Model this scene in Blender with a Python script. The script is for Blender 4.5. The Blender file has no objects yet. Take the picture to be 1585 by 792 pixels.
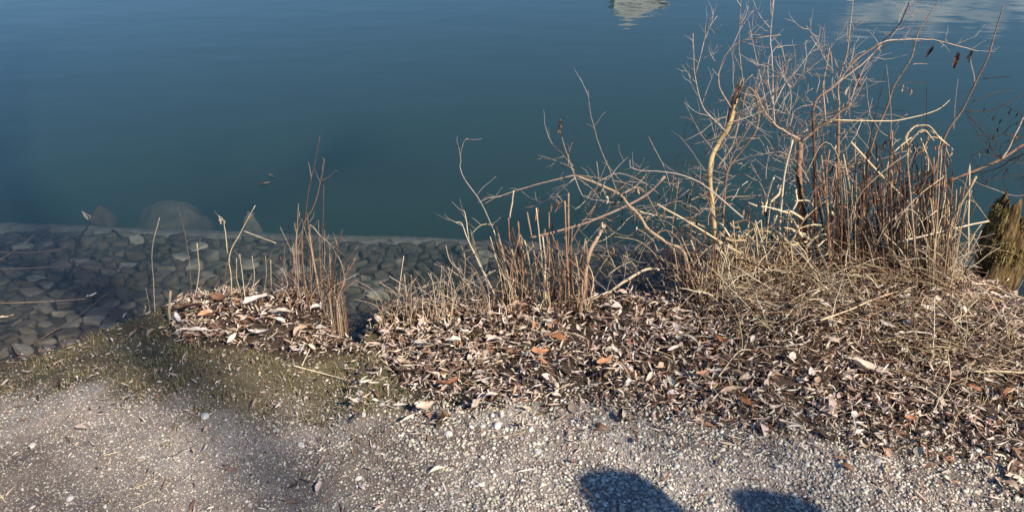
import bpy, math, random
import numpy as np
from mathutils import Vector, Matrix

random.seed(7)
rng = np.random.default_rng(11)
R = math.radians
scene = bpy.context.scene

# ------------------------------------------------------------------ camera
W, H = 1585.0, 792.0
PITCH, CAMZ, HALF = 29.0, 1.60, 32.5
FPX = (W / 2) / math.tan(R(HALF))
cam_d = bpy.data.cameras.new('camera')
cam_d.sensor_width = 36.0
cam_d.lens = 18.0 / math.tan(R(HALF))
cam_d.clip_start = 0.05
cam_d.clip_end = 2000
cam = bpy.data.objects.new('camera', cam_d)
cam.location = (0, 0, CAMZ)
cam.rotation_euler = (R(90 - PITCH), 0, 0)
scene.collection.objects.link(cam)
scene.camera = cam

# ------------------------------------------------------------------ sky and sun
SUN_EL, SUN_AZ = 38.0, 40.0          # the sun stands behind the viewer, SUN_AZ to the right
sdir = Vector((math.sin(R(SUN_AZ)) * math.cos(R(SUN_EL)), -math.cos(R(SUN_AZ)) * math.cos(R(SUN_EL)), math.sin(R(SUN_EL))))
world = bpy.data.worlds.new('World')
scene.world = world
world.use_nodes = True
wt = world.node_tree
wt.nodes.clear()
wo = wt.nodes.new('ShaderNodeOutputWorld')
bg = wt.nodes.new('ShaderNodeBackground')
bg.inputs['Strength'].default_value = 0.10
sky = wt.nodes.new('ShaderNodeTexSky')
sky.sky_type = 'NISHITA'
sky.sun_disc = False
sky.sun_elevation = R(SUN_EL)
sky.sun_rotation = math.atan2(sdir.x, sdir.y)
sky.air_density = 1.0
sky.dust_density = 0.0
sky.ozone_density = 9.0
# fair weather clouds, the same all round the sky
tc = wt.nodes.new('ShaderNodeTexCoord')
mp = wt.nodes.new('ShaderNodeMapping')
mp.inputs['Rotation'].default_value = (0, 0, 0.47)
mp.inputs['Scale'].default_value = (1.0, 1.0, 2.2)
mp.inputs['Location'].default_value = (1.4, 7.9, 0.4)
cn = wt.nodes.new('ShaderNodeTexNoise')
cn.inputs['Scale'].default_value = 1.9
cn.inputs['Detail'].default_value = 7
cn.inputs['Roughness'].default_value = 0.55
cr = wt.nodes.new('ShaderNodeValToRGB')
cr.color_ramp.elements[0].position = 0.615
cr.color_ramp.elements[0].color = (0, 0, 0, 1)
cr.color_ramp.elements[1].position = 0.665
cr.color_ramp.elements[1].color = (0.85, 0.85, 0.85, 1)
mx = wt.nodes.new('ShaderNodeMix')
mx.data_type = 'RGBA'
mx.inputs['B'].default_value = (11.0, 10.8, 10.4, 1)
wt.links.new(tc.outputs['Generated'], mp.inputs['Vector'])
wt.links.new(mp.outputs[0], cn.inputs['Vector'])
wt.links.new(cn.outputs['Fac'], cr.inputs['Fac'])
wt.links.new(cr.outputs['Color'], mx.inputs['Factor'])
wt.links.new(sky.outputs[0], mx.inputs['A'])
wt.links.new(mx.outputs['Result'], bg.inputs['Color'])
wt.links.new(bg.outputs[0], wo.inputs[0])

sun_d = bpy.data.lights.new('sun', 'SUN')
sun_d.energy = 5.0
sun_d.angle = R(0.53)
sun_d.color = (1.0, 0.90, 0.75)
sun = bpy.data.objects.new('sun', sun_d)
sun.rotation_euler = sdir.to_track_quat('Z', 'Y').to_euler()
sun.location = sdir * 30
scene.collection.objects.link(sun)

scene.render.engine = 'CYCLES'
scene.view_settings.view_transform = 'Standard'
scene.view_settings.look = 'None'
scene.view_settings.exposure = 0.38
scene.view_settings.gamma = 1.0
scene.view_settings.use_curve_mapping = False
cy = scene.cycles
cy.use_denoising = True
cy.max_bounces = 6
cy.diffuse_bounces = 2
cy.glossy_bounces = 3
cy.transmission_bounces = 4
cy.transparent_max_bounces = 12
cy.volume_bounces = 1
cy.caustics_reflective = False
cy.caustics_refractive = False

# ------------------------------------------------------------------ projection helpers
cp, sp = math.cos(R(PITCH)), math.sin(R(PITCH))
FWD, UP = np.array([0, cp, -sp]), np.array([0, sp, cp])
CAM = np.array([0, 0, CAMZ])

def ray(px, py):
    return FWD + (px - W / 2) / FPX * np.array([1.0, 0, 0]) - (py - H / 2) / FPX * UP

def at(px, py, Y):
    d = ray(px, py)
    return CAM + d * (Y / d[1])

def on_z(px, py, z):
    d = ray(px, py)
    return CAM + d * ((z - CAMZ) / d[2])

def proj(x, y, z):
    """metres -> position in the photograph (arrays)"""
    z = z - CAMZ
    dep = y * cp - z * sp
    dep = np.where(dep < 0.05, 0.05, dep)
    u = y * sp + z * cp
    return W / 2 + FPX * x / dep, H / 2 - FPX * u / dep

def depth(p):
    return p[1] * cp - (p[2] - CAMZ) * sp

def smooth(a, b, x):
    t = np.clip((x - a) / (b - a), 0, 1)
    return t * t * (3 - 2 * t)

_tab = np.random.default_rng(3).random((256, 256))
def vnoise(x, y):
    x, y = np.asarray(x, float), np.asarray(y, float)
    xi, yi = np.floor(x).astype(int), np.floor(y).astype(int)
    fx, fy = x - xi, y - yi
    fx, fy = fx * fx * (3 - 2 * fx), fy * fy * (3 - 2 * fy)
    a, b = _tab[xi & 255, yi & 255], _tab[(xi + 1) & 255, yi & 255]
    c, d = _tab[xi & 255, (yi + 1) & 255], _tab[(xi + 1) & 255, (yi + 1) & 255]
    return (a * (1 - fx) + b * fx) * (1 - fy) + (c * (1 - fx) + d * fx) * fy

def fbm(x, y, n=4):
    s, a, t = 0, 0.5, 0
    for i in range(n):
        s = s + a * vnoise(x * 2 ** i + 17.3 * i, y * 2 ** i + 5.1 * i)
        t += a
        a *= 0.5
    return s / t

def in_poly(px, py, poly):
    px, py = np.asarray(px), np.asarray(py)
    r = np.zeros(px.shape, bool)
    n = len(poly)
    for i in range(n):
        x0, y0 = poly[i]
        x1, y1 = poly[(i + 1) % n]
        if y0 == y1:
            continue
        c = ((y0 > py) != (y1 > py)) & (px < (x1 - x0) * (py - y0) / (y1 - y0) + x0)
        r ^= c
    return r

# ------------------------------------------------------------------ materials
def mat(name, rough=0.8, spec=0.25):
    m = bpy.data.materials.new(name)
    m.use_nodes = True
    b = m.node_tree.nodes['Principled BSDF']
    b.inputs['Roughness'].default_value = rough
    b.inputs['Specular IOR Level'].default_value = spec
    return m, m.node_tree, b

def N(nt, kind, **kw):
    n = nt.nodes.new(kind)
    for k, v in kw.items():
        if k in n.inputs:
            n.inputs[k].default_value = v
        else:
            setattr(n, k, v)
    return n

def ramp(nt, fac, stops):
    r = nt.nodes.new('ShaderNodeValToRGB')
    e = r.color_ramp.elements
    while len(e) < len(stops):
        e.new(0.5)
    for el, (p, c) in zip(e, stops):
        el.position = p
        el.color = (*c, 1) if len(c) == 3 else c
    nt.links.new(fac, r.inputs['Fac'])
    return r.outputs['Color']

def mixc(nt, a, b, fac, mode='MIX'):
    m = nt.nodes.new('ShaderNodeMix')
    m.data_type = 'RGBA'
    m.blend_type = mode
    for s, v in (('A', a), ('B', b)):
        if isinstance(v, tuple):
            m.inputs[s].default_value = (*v, 1)
        else:
            nt.links.new(v, m.inputs[s])
    if isinstance(fac, float):
        m.inputs['Factor'].default_value = fac
    else:
        nt.links.new(fac, m.inputs['Factor'])
    return m.outputs['Result']

def bump(nt, b, height, strength, dist):
    n = nt.nodes.new('ShaderNodeBump')
    n.inputs['Strength'].default_value = strength
    n.inputs['Distance'].default_value = dist
    nt.links.new(height, n.inputs['Height'])
    nt.links.new(n.outputs[0], b.inputs['Normal'])

def bark(name, stops, scale=90.0, rough=0.7, spec=0.3):
    """woody or straw colour: streaks along world height, blotches, a tint of its own on each piece"""
    m, nt, b = mat(name, rough, spec)
    g = N(nt, 'ShaderNodeNewGeometry')
    no = N(nt, 'ShaderNodeTexNoise', Scale=scale, Detail=4.0, Roughness=0.6)
    nt.links.new(g.outputs['Position'], no.inputs['Vector'])
    oi = N(nt, 'ShaderNodeObjectInfo')
    ma = N(nt, 'ShaderNodeMath', operation='MULTIPLY_ADD')
    ma.inputs[1].default_value = 0.55
    nt.links.new(oi.outputs['Random'], ma.inputs[0])
    m2 = N(nt, 'ShaderNodeMath', operation='MULTIPLY')
    m2.inputs[1].default_value = 0.75
    nt.links.new(no.outputs['Fac'], m2.inputs[0])
    nt.links.new(m2.outputs[0], ma.inputs[2])
    c = ramp(nt, ma.outputs[0], stops)
    nt.links.new(c, b.inputs['Base Color'])
    bump(nt, b, no.outputs['Fac'], 0.5, 0.004)
    return m

M = {}
M['straw'] = bark('straw_stalk', [(0.2, (0.16, 0.10, 0.055)), (0.42, (0.44, 0.31, 0.17)), (0.7, (0.68, 0.53, 0.33)), (1.0, (0.78, 0.66, 0.47))])
M['tan'] = bark('tan_stem', [(0.2, (0.085, 0.052, 0.034)), (0.5, (0.25, 0.16, 0.10)), (0.8, (0.42, 0.29, 0.185)), (1.0, (0.54, 0.40, 0.27))])
M['red'] = bark('red_brown_bark', [(0.2, (0.06, 0.032, 0.023)), (0.5, (0.19, 0.095, 0.058)), (0.75, (0.31, 0.165, 0.10)), (1.0, (0.48, 0.31, 0.19))])
M['yellow'] = bark('yellow_bark', [(0.36, (0.05, 0.028, 0.016)), (0.46, (0.24, 0.13, 0.055)), (0.62, (0.46, 0.29, 0.11)), (0.9, (0.58, 0.42, 0.21))], 38.0)
M['grey'] = bark('pale_twig_bark', [(0.2, (0.16, 0.105, 0.075)), (0.45, (0.33, 0.24, 0.18)), (0.75, (0.50, 0.40, 0.32)), (1.0, (0.62, 0.52, 0.44))])
M['dark'] = bark('dark_wet_bark', [(0.2, (0.018, 0.013, 0.011)), (0.6, (0.05, 0.034, 0.028)), (1.0, (0.10, 0.065, 0.05))])
M['rose'] = bark('rose_brown_bark', [(0.2, (0.13, 0.075, 0.05)), (0.5, (0.32, 0.205, 0.14)), (0.8, (0.47, 0.33, 0.24)), (1.0, (0.56, 0.43, 0.33))])
M['leaf_tan'] = bark('dry_leaf_tan', [(0.2, (0.20, 0.12, 0.075)), (0.5, (0.44, 0.32, 0.21)), (0.8, (0.60, 0.47, 0.35)), (1.0, (0.68, 0.57, 0.46))], 55.0, 0.55, 0.35)
M['leaf_brown'] = bark('dry_leaf_brown', [(0.2, (0.05, 0.026, 0.016)), (0.5, (0.15, 0.075, 0.042)), (0.8, (0.28, 0.15, 0.09)), (1.0, (0.36, 0.22, 0.15))], 55.0, 0.5, 0.35)
M['leaf_orange'] = bark('dry_leaf_orange', [(0.2, (0.19, 0.075, 0.032)), (0.5, (0.39, 0.17, 0.08)), (0.8, (0.55, 0.29, 0.16)), (1.0, (0.60, 0.38, 0.24))], 55.0, 0.5, 0.35)
M['leaf_pale'] = bark('dry_leaf_pale', [(0.2, (0.40, 0.32, 0.25)), (0.5, (0.58, 0.50, 0.42)), (0.8, (0.70, 0.63, 0.55)), (1.0, (0.76, 0.70, 0.64))], 55.0, 0.5, 0.35)
M['leaf_dark'] = bark('dry_leaf_blackened', [(0.2, (0.012, 0.009, 0.008)), (0.6, (0.035, 0.022, 0.017)), (1.0, (0.09, 0.055, 0.04))], 55.0, 0.45, 0.4)
M['pebble'] = bark('pebble_stone', [(0.2, (0.30, 0.28, 0.25)), (0.5, (0.50, 0.47, 0.42)), (0.8, (0.64, 0.61, 0.55)), (1.0, (0.74, 0.71, 0.66))], 70.0, 0.75, 0.3)

def colattr_mat(name, rough=0.75, spec=0.25, nscale=120.0, namt=0.35):
    """colour stored per piece of the scatter, broken up by fine noise"""
    m, nt, b = mat(name, rough, spec)
    a = N(nt, 'ShaderNodeVertexColor', layer_name='Col')
    g = N(nt, 'ShaderNodeNewGeometry')
    no = N(nt, 'ShaderNodeTexNoise', Scale=nscale, Detail=3.0)
    nt.links.new(g.outputs['Position'], no.inputs['Vector'])
    v = ramp(nt, no.outputs['Fac'], [(0.25, (1 - namt,) * 3), (0.75, (1 + namt * 0.4,) * 3)])
    c = mixc(nt, a.outputs['Color'], v, 1.0, 'MULTIPLY')
    nt.links.new(c, b.inputs['Base Color'])
    return m

M['scatter_leaf'] = colattr_mat('leaf_litter', 0.55, 0.35)
M['scatter_straw'] = colattr_mat('dead_grass', 0.6, 0.35)
M['scatter_grass'] = colattr_mat('moss_grass', 0.7, 0.25)
M['scatter_gravel'] = colattr_mat('gravel_stone', 0.8, 0.25, 150.0, 0.25)

# ------------------------------------------------------------------ object helpers
col = scene.collection

def tag(o, label=None, cat=None, group=None, kind=None):
    if label: o['label'] = label
    if cat: o['category'] = cat
    if group: o['group'] = group
    if kind: o['kind'] = kind
    return o

def link(name, me, m=None, parent=None):
    o = bpy.data.objects.new(name, me)
    col.objects.link(o)
    if m is not None and not me.materials:
        me.materials.append(m)
    if parent is not None:
        o.parent = parent
    return o

def empty(name, loc=(0, 0, 0)):
    o = bpy.data.objects.new(name, None)
    o.location = loc
    o.empty_display_size = 0.05
    col.objects.link(o)
    return o

def mesh_py(name, V, F, smooth_=True):
    me = bpy.data.meshes.new(name)
    me.from_pydata([tuple(v) for v in V], [], F)
    if smooth_:
        me.polygons.foreach_set('use_smooth', [True] * len(me.polygons))
    me.update()
    return me

def fast_mesh(name, V, T, C=None, smooth_=False):
    """big triangle meshes from arrays"""
    me = bpy.data.meshes.new(name)
    V = np.ascontiguousarray(V, np.float32)
    T = np.ascontiguousarray(T, np.int32)
    me.vertices.add(len(V))
    me.vertices.foreach_set('co', V.ravel())
    me.loops.add(T.size)
    me.loops.foreach_set('vertex_index', T.ravel())
    me.polygons.add(len(T))
    me.polygons.foreach_set('loop_start', np.arange(0, T.size, 3, dtype=np.int32))
    if smooth_:
        me.polygons.foreach_set('use_smooth', np.ones(len(T), bool))
    if C is not None:
        a = me.color_attributes.new('Col', 'FLOAT_COLOR', 'POINT')
        c4 = np.ones((len(V), 4), np.float32)
        c4[:, :3] = C
        a.data.foreach_set('color', c4.ravel())
    me.update(calc_edges=True)
    return me

def spline(P, n=None, sub=4):
    """Catmull-Rom through the given points"""
    P = np.asarray(P, float)
    if len(P) < 3:
        t = np.linspace(0, 1, 4)[:, None]
        return P[0] * (1 - t) + P[-1] * t
    Q = np.vstack([2 * P[0] - P[1], P, 2 * P[-1] - P[-2]])
    out = []
    for i in range(1, len(Q) - 2):
        for k in range(sub):
            t = k / sub
            a, b, c, d = Q[i - 1], Q[i], Q[i + 1], Q[i + 2]
            out.append(0.5 * (2 * b + (c - a) * t + (2 * a - 5 * b + 4 * c - d) * t * t + (3 * b - a - 3 * c + d) * t ** 3))
    out.append(P[-1])
    return np.array(out)

def tube_arrays(P, r, sides=5, knot=0.0):
    P = np.asarray(P, float)
    n = len(P)
    r = np.broadcast_to(np.asarray(r, float), (n,)).copy()
    if knot:
        r *= 1 + knot * (np.random.default_rng(int(abs(P[0, 0]) * 1e4) % 9999).random(n) - 0.4)
    T = np.gradient(P, axis=0)
    T /= np.linalg.norm(T, axis=1, keepdims=True) + 1e-9
    ref = np.array([0.31, 0.95, 0.11]) if abs(T[0, 1]) < 0.8 else np.array([0.9, 0.1, 0.4])
    A = np.cross(T, ref)
    A /= np.linalg.norm(A, axis=1, keepdims=True) + 1e-9
    B = np.cross(T, A)
    an = np.linspace(0, 2 * math.pi, sides, endpoint=False)
    V = P[:, None, :] + r[:, None, None] * (np.cos(an)[None, :, None] * A[:, None, :] + np.sin(an)[None, :, None] * B[:, None, :])
    F = []
    for i in range(n - 1):
        for k in range(sides):
            a, b = i * sides + k, i * sides + (k + 1) % sides
            F.append((a, b, b + sides, a + sides))
    F.append(tuple(range(sides - 1, -1, -1)))
    F.append(tuple(range((n - 1) * sides, n * sides)))
    return V.reshape(-1, 3), F

def tube(name, P, r, m, parent=None, sides=5, knot=0.0):
    V, F = tube_arrays(P, r, sides, knot)
    up_ = parent
    while up_ is not None:
        V = V - np.array(up_.location)
        up_ = up_.parent
    return link(name, mesh_py(name, V, F), m, parent)

# ------------------------------------------------------------------ terrain
WZ = -0.15                                     # water level
SHORE_PX = [(-150, 592), (0, 568), (100, 543), (180, 514), (235, 492), (275, 474), (320, 466), (400, 460), (470, 462), (498, 474), (516, 510),
            (532, 540), (560, 540), (580, 510), (592, 494), (650, 482), (720, 474), (800, 470), (900, 474), (980, 474), (1050, 462),
            (1120, 440), (1200, 424), (1300, 420), (1400, 424), (1470, 436), (1530, 462), (1570, 500), (1600, 520), (1680, 540)]
_s = np.array([on_z(px, py, WZ + 0.03)[:2] for px, py in SHORE_PX])
SX, SY = _s[:, 0], _s[:, 1]
def shore(x):
    return np.interp(x, np.concatenate([[-300, -30], SX, [30, 300]]), np.concatenate([[1.2, 1.4], SY, [2.2, 2.2]]))

K0, K1 = on_z(0, 347, -0.36)[:2], on_z(700, 372, -0.36)[:2]
def kerb_y(x):
    return K0[1] + (x - K0[0]) * (K1[1] - K0[1]) / (K1[0] - K0[0])
def slope_z(x, y):
    """stone-set slope under water, from the bank's foot down to the kerb"""
    ky = kerb_y(np.clip(x, -12, 12))
    return -0.385 + np.clip(ky - y, -0.3, 2.2) * 0.135

LITTER = [(575, 505), (650, 470), (800, 455), (1000, 455), (1100, 400), (1250, 380), (1450, 385), (1600, 450), (1600, 735), (1460, 715), (1300, 690),
          (1130, 660), (1000, 640), (900, 622), (800, 628), (740, 640), (640, 622), (600, 570)]
PROMO = [(262, 480), (320, 455), (480, 450), (530, 500), (545, 545), (470, 560), (380, 545), (280, 535)]
MAT = [(1060, 395), (1250, 370), (1480, 375), (1600, 470), (1600, 640), (1450, 640), (1330, 590), (1180, 540), (1060, 500)]

def ground_z(x, y):
    x, y = np.asarray(x, float), np.asarray(y, float)
    d = shore(x) - y
    inland = WZ + 0.075 * smooth(-0.01, 0.06, d) + 0.075 * smooth(0.05, 0.75, d)
    bumps = (fbm(x * 3.1, y * 3.1) - 0.5) * 0.05 * smooth(0.0, 0.2, d) + (fbm(x * 14, y * 14, 3) - 0.5) * 0.018 * smooth(0.0, 0.1, d)
    near = (np.abs(x) < 4) & (np.abs(y) < 6)
    mound = 0.05 * np.exp(-((x - 1.25) / 0.9) ** 2 - ((y - 2.45) / 0.38) ** 2) + 0.05 * np.exp(-((x + 0.92) / 0.28) ** 2 - ((y - 2.5) / 0.2) ** 2) \
        + 0.03 * np.exp(-((x - 0.2) / 0.6) ** 2 - ((y - 2.4) / 0.25) ** 2)
    land = inland + np.where(near, bumps + mound * smooth(-0.02, 0.1, d), 0)
    ky = kerb_y(np.clip(x, -12, 12))
    bed = slope_z(x, y) - 0.03
    bed = np.where(y > ky - 0.05, bed - 1.9 * smooth(0.0, 0.45, y - ky + 0.05) - 1.2 * smooth(0.5, 8, y - ky), bed)
    bed = bed + 9.0 * smooth(52, 75, y)
    foot = np.maximum(bed, WZ - 0.05 - (-d) * 1.2)
    z = np.where(d > 0, land, np.where(d > -0.4, np.minimum(WZ - 0.0 + d * 1.4, foot), bed))
    return np.where((d <= 0) & (z < bed), bed, z)

def ground_pt(px, py):
    """where the line of sight through a photo point meets the ground"""
    z = -0.03
    for i in range(12):
        p = on_z(px, py, z)
        z = float(ground_z(p[0], p[1]))
    p[2] = z
    return p

def axis(lo, hi, step, far_lo, far_hi):
    a = list(np.arange(lo, hi, step))
    s, v = step, hi
    while v < far_hi:
        a.append(v); s *= 1.25; v += s
    a.append(far_hi)
    s, v, pre = step * 1.25, lo - step * 1.25, []
    while v > far_lo:
        pre.append(v); s *= 1.25; v -= s
    pre.append(far_lo)
    return np.array(pre[::-1] + a)

gx = axis(-2.3, 2.3, 0.017, -300, 300)
gy = axis(1.3, 3.3, 0.017, -300, 300)
GX, GY = np.meshgrid(gx, gy)
GZ = ground_z(GX, GY)
nx, ny = len(gx), len(gy)
V = np.stack([GX, GY, GZ], -1).reshape(-1, 3)
ii = (np.arange(ny - 1)[:, None] * nx + np.arange(nx - 1)[None, :]).ravel()
T = np.concatenate([np.stack([ii, ii + 1, ii + nx + 1], -1), np.stack([ii, ii + nx + 1, ii + nx], -1)])

# what the ground is made of: bare gravelly earth, mossy turf, dark humus under the litter
GPX, GPY = proj(V[:, 0], V[:, 1], V[:, 2])
dsh = shore(V[:, 0]) - V[:, 1]
nz = fbm(V[:, 0] * 5, V[:, 1] * 5)
jit = (nz - 0.5) * 90
def turf_amount(px, py, x, y):
    lim = np.interp(px, [-200, 0, 150, 300, 450, 600, 700, 760, 1585], [612, 612, 615, 632, 648, 640, 610, 585, 560])
    n = fbm(x * 6 + 9, y * 6)
    return smooth(25, -25, py - lim + (n - 0.5) * 110)
def humus_amount(px, py, x, y):
    n = (fbm(x * 7 + 3, y * 7 + 8) - 0.5) * 60
    return (in_poly(px + n, py + n, LITTER) | in_poly(px + n * 0.5, py + n * 0.5, PROMO)).astype(float)
hum = humus_amount(GPX, GPY, V[:, 0], V[:, 1])
hum = np.where(dsh < 0.03, 1.0, hum)
tur = turf_amount(GPX, GPY, V[:, 0], V[:, 1]) * (1 - hum)
earth = np.array([0.34, 0.305, 0.275])[None] * (0.75 + 0.5 * fbm(V[:, 0] * 9, V[:, 1] * 9 + 4))[:, None]
blot = smooth(.38, .62, fbm(V[:, 0] * 3.6 + 11, V[:, 1] * 3.6 + 2))[:, None]
earth = earth * (1.18 - .50 * blot)
warm = smooth(0.42, 0.6, fbm(V[:, 0] * 2.3 + 4, V[:, 1] * 2.3))[:, None]
earth = earth * (1 - warm * 0.35) + warm * 0.35 * np.array([0.21, 0.15, 0.12])
turfc = np.array([0.17, 0.14, 0.085])[None] * (0.7 + 0.6 * fbm(V[:, 0] * 12, V[:, 1] * 12))[:, None]
humc = np.array([0.085, 0.060, 0.044])[None] * np.ones((len(V), 1))
C = earth * (1 - tur[:, None]) + turfc * tur[:, None]
C = C * (1 - hum[:, None]) + humc * hum[:, None]
m, nt, b = mat('bank_earth', 0.9, 0.15)
a = N(nt, 'ShaderNodeVertexColor', layer_name='Col')
g = N(nt, 'ShaderNodeNewGeometry')
n1 = N(nt, 'ShaderNodeTexNoise', Scale=190.0, Detail=4.0, Roughness=0.65)
n2 = N(nt, 'ShaderNodeTexVoronoi', Scale=150.0)
for q in (n1, n2):
    nt.links.new(g.outputs['Position'], q.inputs['Vector'])
v1 = ramp(nt, n1.outputs['Fac'], [(0.3, (0.55, 0.55, 0.55)), (0.7, (1.35, 1.33, 1.3))])
v2 = ramp(nt, n2.outputs['Distance'], [(0.05, (1.25, 1.25, 1.25)), (0.6, (0.6, 0.6, 0.6))])
c = mixc(nt, a.outputs['Color'], v1, 1.0, 'MULTIPLY')
c = mixc(nt, c, v2, 0.7, 'MULTIPLY')
nt.links.new(c, b.inputs['Base Color'])
bump(nt, b, n2.outputs['Distance'], -0.9, 0.006)
M['earth'] = m
ground = tag(link('ground', fast_mesh('ground', V, T, C, True), M['earth']), 'gravelly lakeside bank with mossy turf strip and dark humus', None, None, 'structure')

# ------------------------------------------------------------------ water: one closed body, clear surface over greenish water
bx0, bx1, by0, by1, bz0 = -250.0, 250.0, 0.9, 74.0, -6.0
Vw = [(bx0, by0, bz0), (bx1, by0, bz0), (bx1, by1, bz0), (bx0, by1, bz0), (bx0, by0, WZ), (bx1, by0, WZ), (bx1, by1, WZ), (bx0, by1, WZ)]
Fw = [(3, 2, 1, 0), (4, 5, 6, 7), (0, 1, 5, 4), (1, 2, 6, 5), (2, 3, 7, 6), (3, 0, 4, 7)]
m = bpy.data.materials.new('lake_water')
m.use_nodes = True
nt = m.node_tree
nt.nodes.clear()
out = N(nt, 'ShaderNodeOutputMaterial')
g = N(nt, 'ShaderNodeNewGeometry')
mpw = N(nt, 'ShaderNodeMapping')
mpw.inputs['Scale'].default_value = (0.55, 1.0, 1.0)
nt.links.new(g.outputs['Position'], mpw.inputs['Vector'])
w1 = N(nt, 'ShaderNodeTexNoise', Scale=2.6, Detail=2.0, Roughness=0.45)
w2 = N(nt, 'ShaderNodeTexNoise', Scale=11.0, Detail=2.0, Roughness=0.5)
for q in (w1, w2):
    nt.links.new(mpw.outputs[0], q.inputs['Vector'])
ad = N(nt, 'ShaderNodeMath', operation='MULTIPLY_ADD')
nt.links.new(w2.outputs['Fac'], ad.inputs[0])
ad.inputs[1].default_value = 0.10
nt.links.new(w1.outputs['Fac'], ad.inputs[2])
bp = N(nt, 'ShaderNodeBump', Strength=1.0, Distance=0.0036)
nt.links.new(ad.outputs[0], bp.inputs['Height'])
fr = N(nt, 'ShaderNodeFresnel', IOR=1.333)
nt.links.new(bp.outputs[0], fr.inputs['Normal'])
# the surface does not bend light, so it passes the same share from below as from above
io = N(nt, 'ShaderNodeMapRange')
io.inputs['To Min'].default_value = 1.333
io.inputs['To Max'].default_value = 1 / 1.333
nt.links.new(g.outputs['Backfacing'], io.inputs['Value'])
nt.links.new(io.outputs[0], fr.inputs['IOR'])
gl = N(nt, 'ShaderNodeBsdfGlossy', Roughness=0.02)
nt.links.new(bp.outputs[0], gl.inputs['Normal'])
tr = N(nt, 'ShaderNodeBsdfTransparent')
ms = N(nt, 'ShaderNodeMixShader')
nt.links.new(fr.outputs[0], ms.inputs[0])
nt.links.new(tr.outputs[0], ms.inputs[1])
nt.links.new(gl.outputs[0], ms.inputs[2])
nt.links.new(ms.outputs[0], out.inputs['Surface'])
vs = N(nt, 'ShaderNodeVolumeScatter', Density=1.0)
vs.inputs['Color'].default_value = (0.092, 0.165, 0.140, 1)
va = N(nt, 'ShaderNodeVolumeAbsorption', Density=1.2)
va.inputs['Color'].default_value = (0.22, 0.42, 0.46, 1)
av = N(nt, 'ShaderNodeAddShader')
nt.links.new(vs.outputs[0], av.inputs[0])
nt.links.new(va.outputs[0], av.inputs[1])
nt.links.new(av.outputs[0], out.inputs['Volume'])
M['water'] = m
water = tag(link('water', mesh_py('water', Vw, Fw, False), m), 'calm blue green lake water over a stone slope', None, None, 'structure')

# ------------------------------------------------------------------ submerged stone slope, kerb, boulders
def stone_mat():
    m, nt, b = mat('slope_stone', 0.85, 0.2)
    g = N(nt, 'ShaderNodeNewGeometry')
    oi = N(nt, 'ShaderNodeObjectInfo')
    n1 = N(nt, 'ShaderNodeTexNoise', Scale=14.0, Detail=5.0, Roughness=0.6)
    n2 = N(nt, 'ShaderNodeTexNoise', Scale=5.0, Detail=3.0)
    for q in (n1, n2):
        nt.links.new(g.outputs['Position'], q.inputs['Vector'])
    base = ramp(nt, oi.outputs['Random'], [(0.0, (0.08, 0.062, 0.047)), (0.4, (0.135, 0.108, 0.082)), (0.75, (0.19, 0.158, 0.122)), (0.93, (0.28, 0.24, 0.185)), (1.0, (0.44, 0.39, 0.31))])
    v = ramp(nt, n1.outputs['Fac'], [(0.3, (0.55, 0.53, 0.5)), (0.7, (1.15, 1.15, 1.12))])
    c = mixc(nt, base, v, 1.0, 'MULTIPLY')
    f = ramp(nt, n2.outputs['Fac'], [(0.45, (0, 0, 0)), (0.65, (0.65, 0.65, 0.65))])
    c = mixc(nt, c, (0.06, 0.055, 0.035), f)
    nt.links.new(c, b.inputs['Base Color'])
    bump(nt, b, n1.outputs['Fac'], 0.6, 0.01)
    return m
M['stone'] = stone_mat()
m, nt, b = mat('slope_silt', 0.95, 0.1)
g = N(nt, 'ShaderNodeNewGeometry')
n1 = N(nt, 'ShaderNodeTexNoise', Scale=9.0, Detail=6.0)
nt.links.new(g.outputs['Position'], n1.inputs['Vector'])
nt.links.new(ramp(nt, n1.outputs['Fac'], [(0.3, (0.032, 0.026, 0.019)), (0.7, (0.075, 0.062, 0.045))]), b.inputs['Base Color'])
bump(nt, b, n1.outputs['Fac'], 0.6, 0.02)
M['silt'] = m

xs = np.linspace(-4.5, 4.0, 60)
V, F = [], []
NJ = 14
for i, x in enumerate(xs):
    y0, y1 = shore(x) - 0.05, kerb_y(x) - 0.02
    for j in range(NJ):
        y = y0 + (y1 - y0) * j / (NJ - 1)
        V.append((x, y, float(slope_z(x, y)) + 0.006 * math.sin(9 * x + 7 * y)))
for i in range(len(xs) - 1):
    for j in range(NJ - 1):
        a0 = i * NJ + j
        F.append((a0, a0 + NJ, a0 + NJ + 1, a0 + 1))
slope = tag(link('stone_slope', mesh_py('stone_slope', V, F), M['silt']), 'sunken slope set with flat stones under shallow water', None, None, 'structure')

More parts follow.
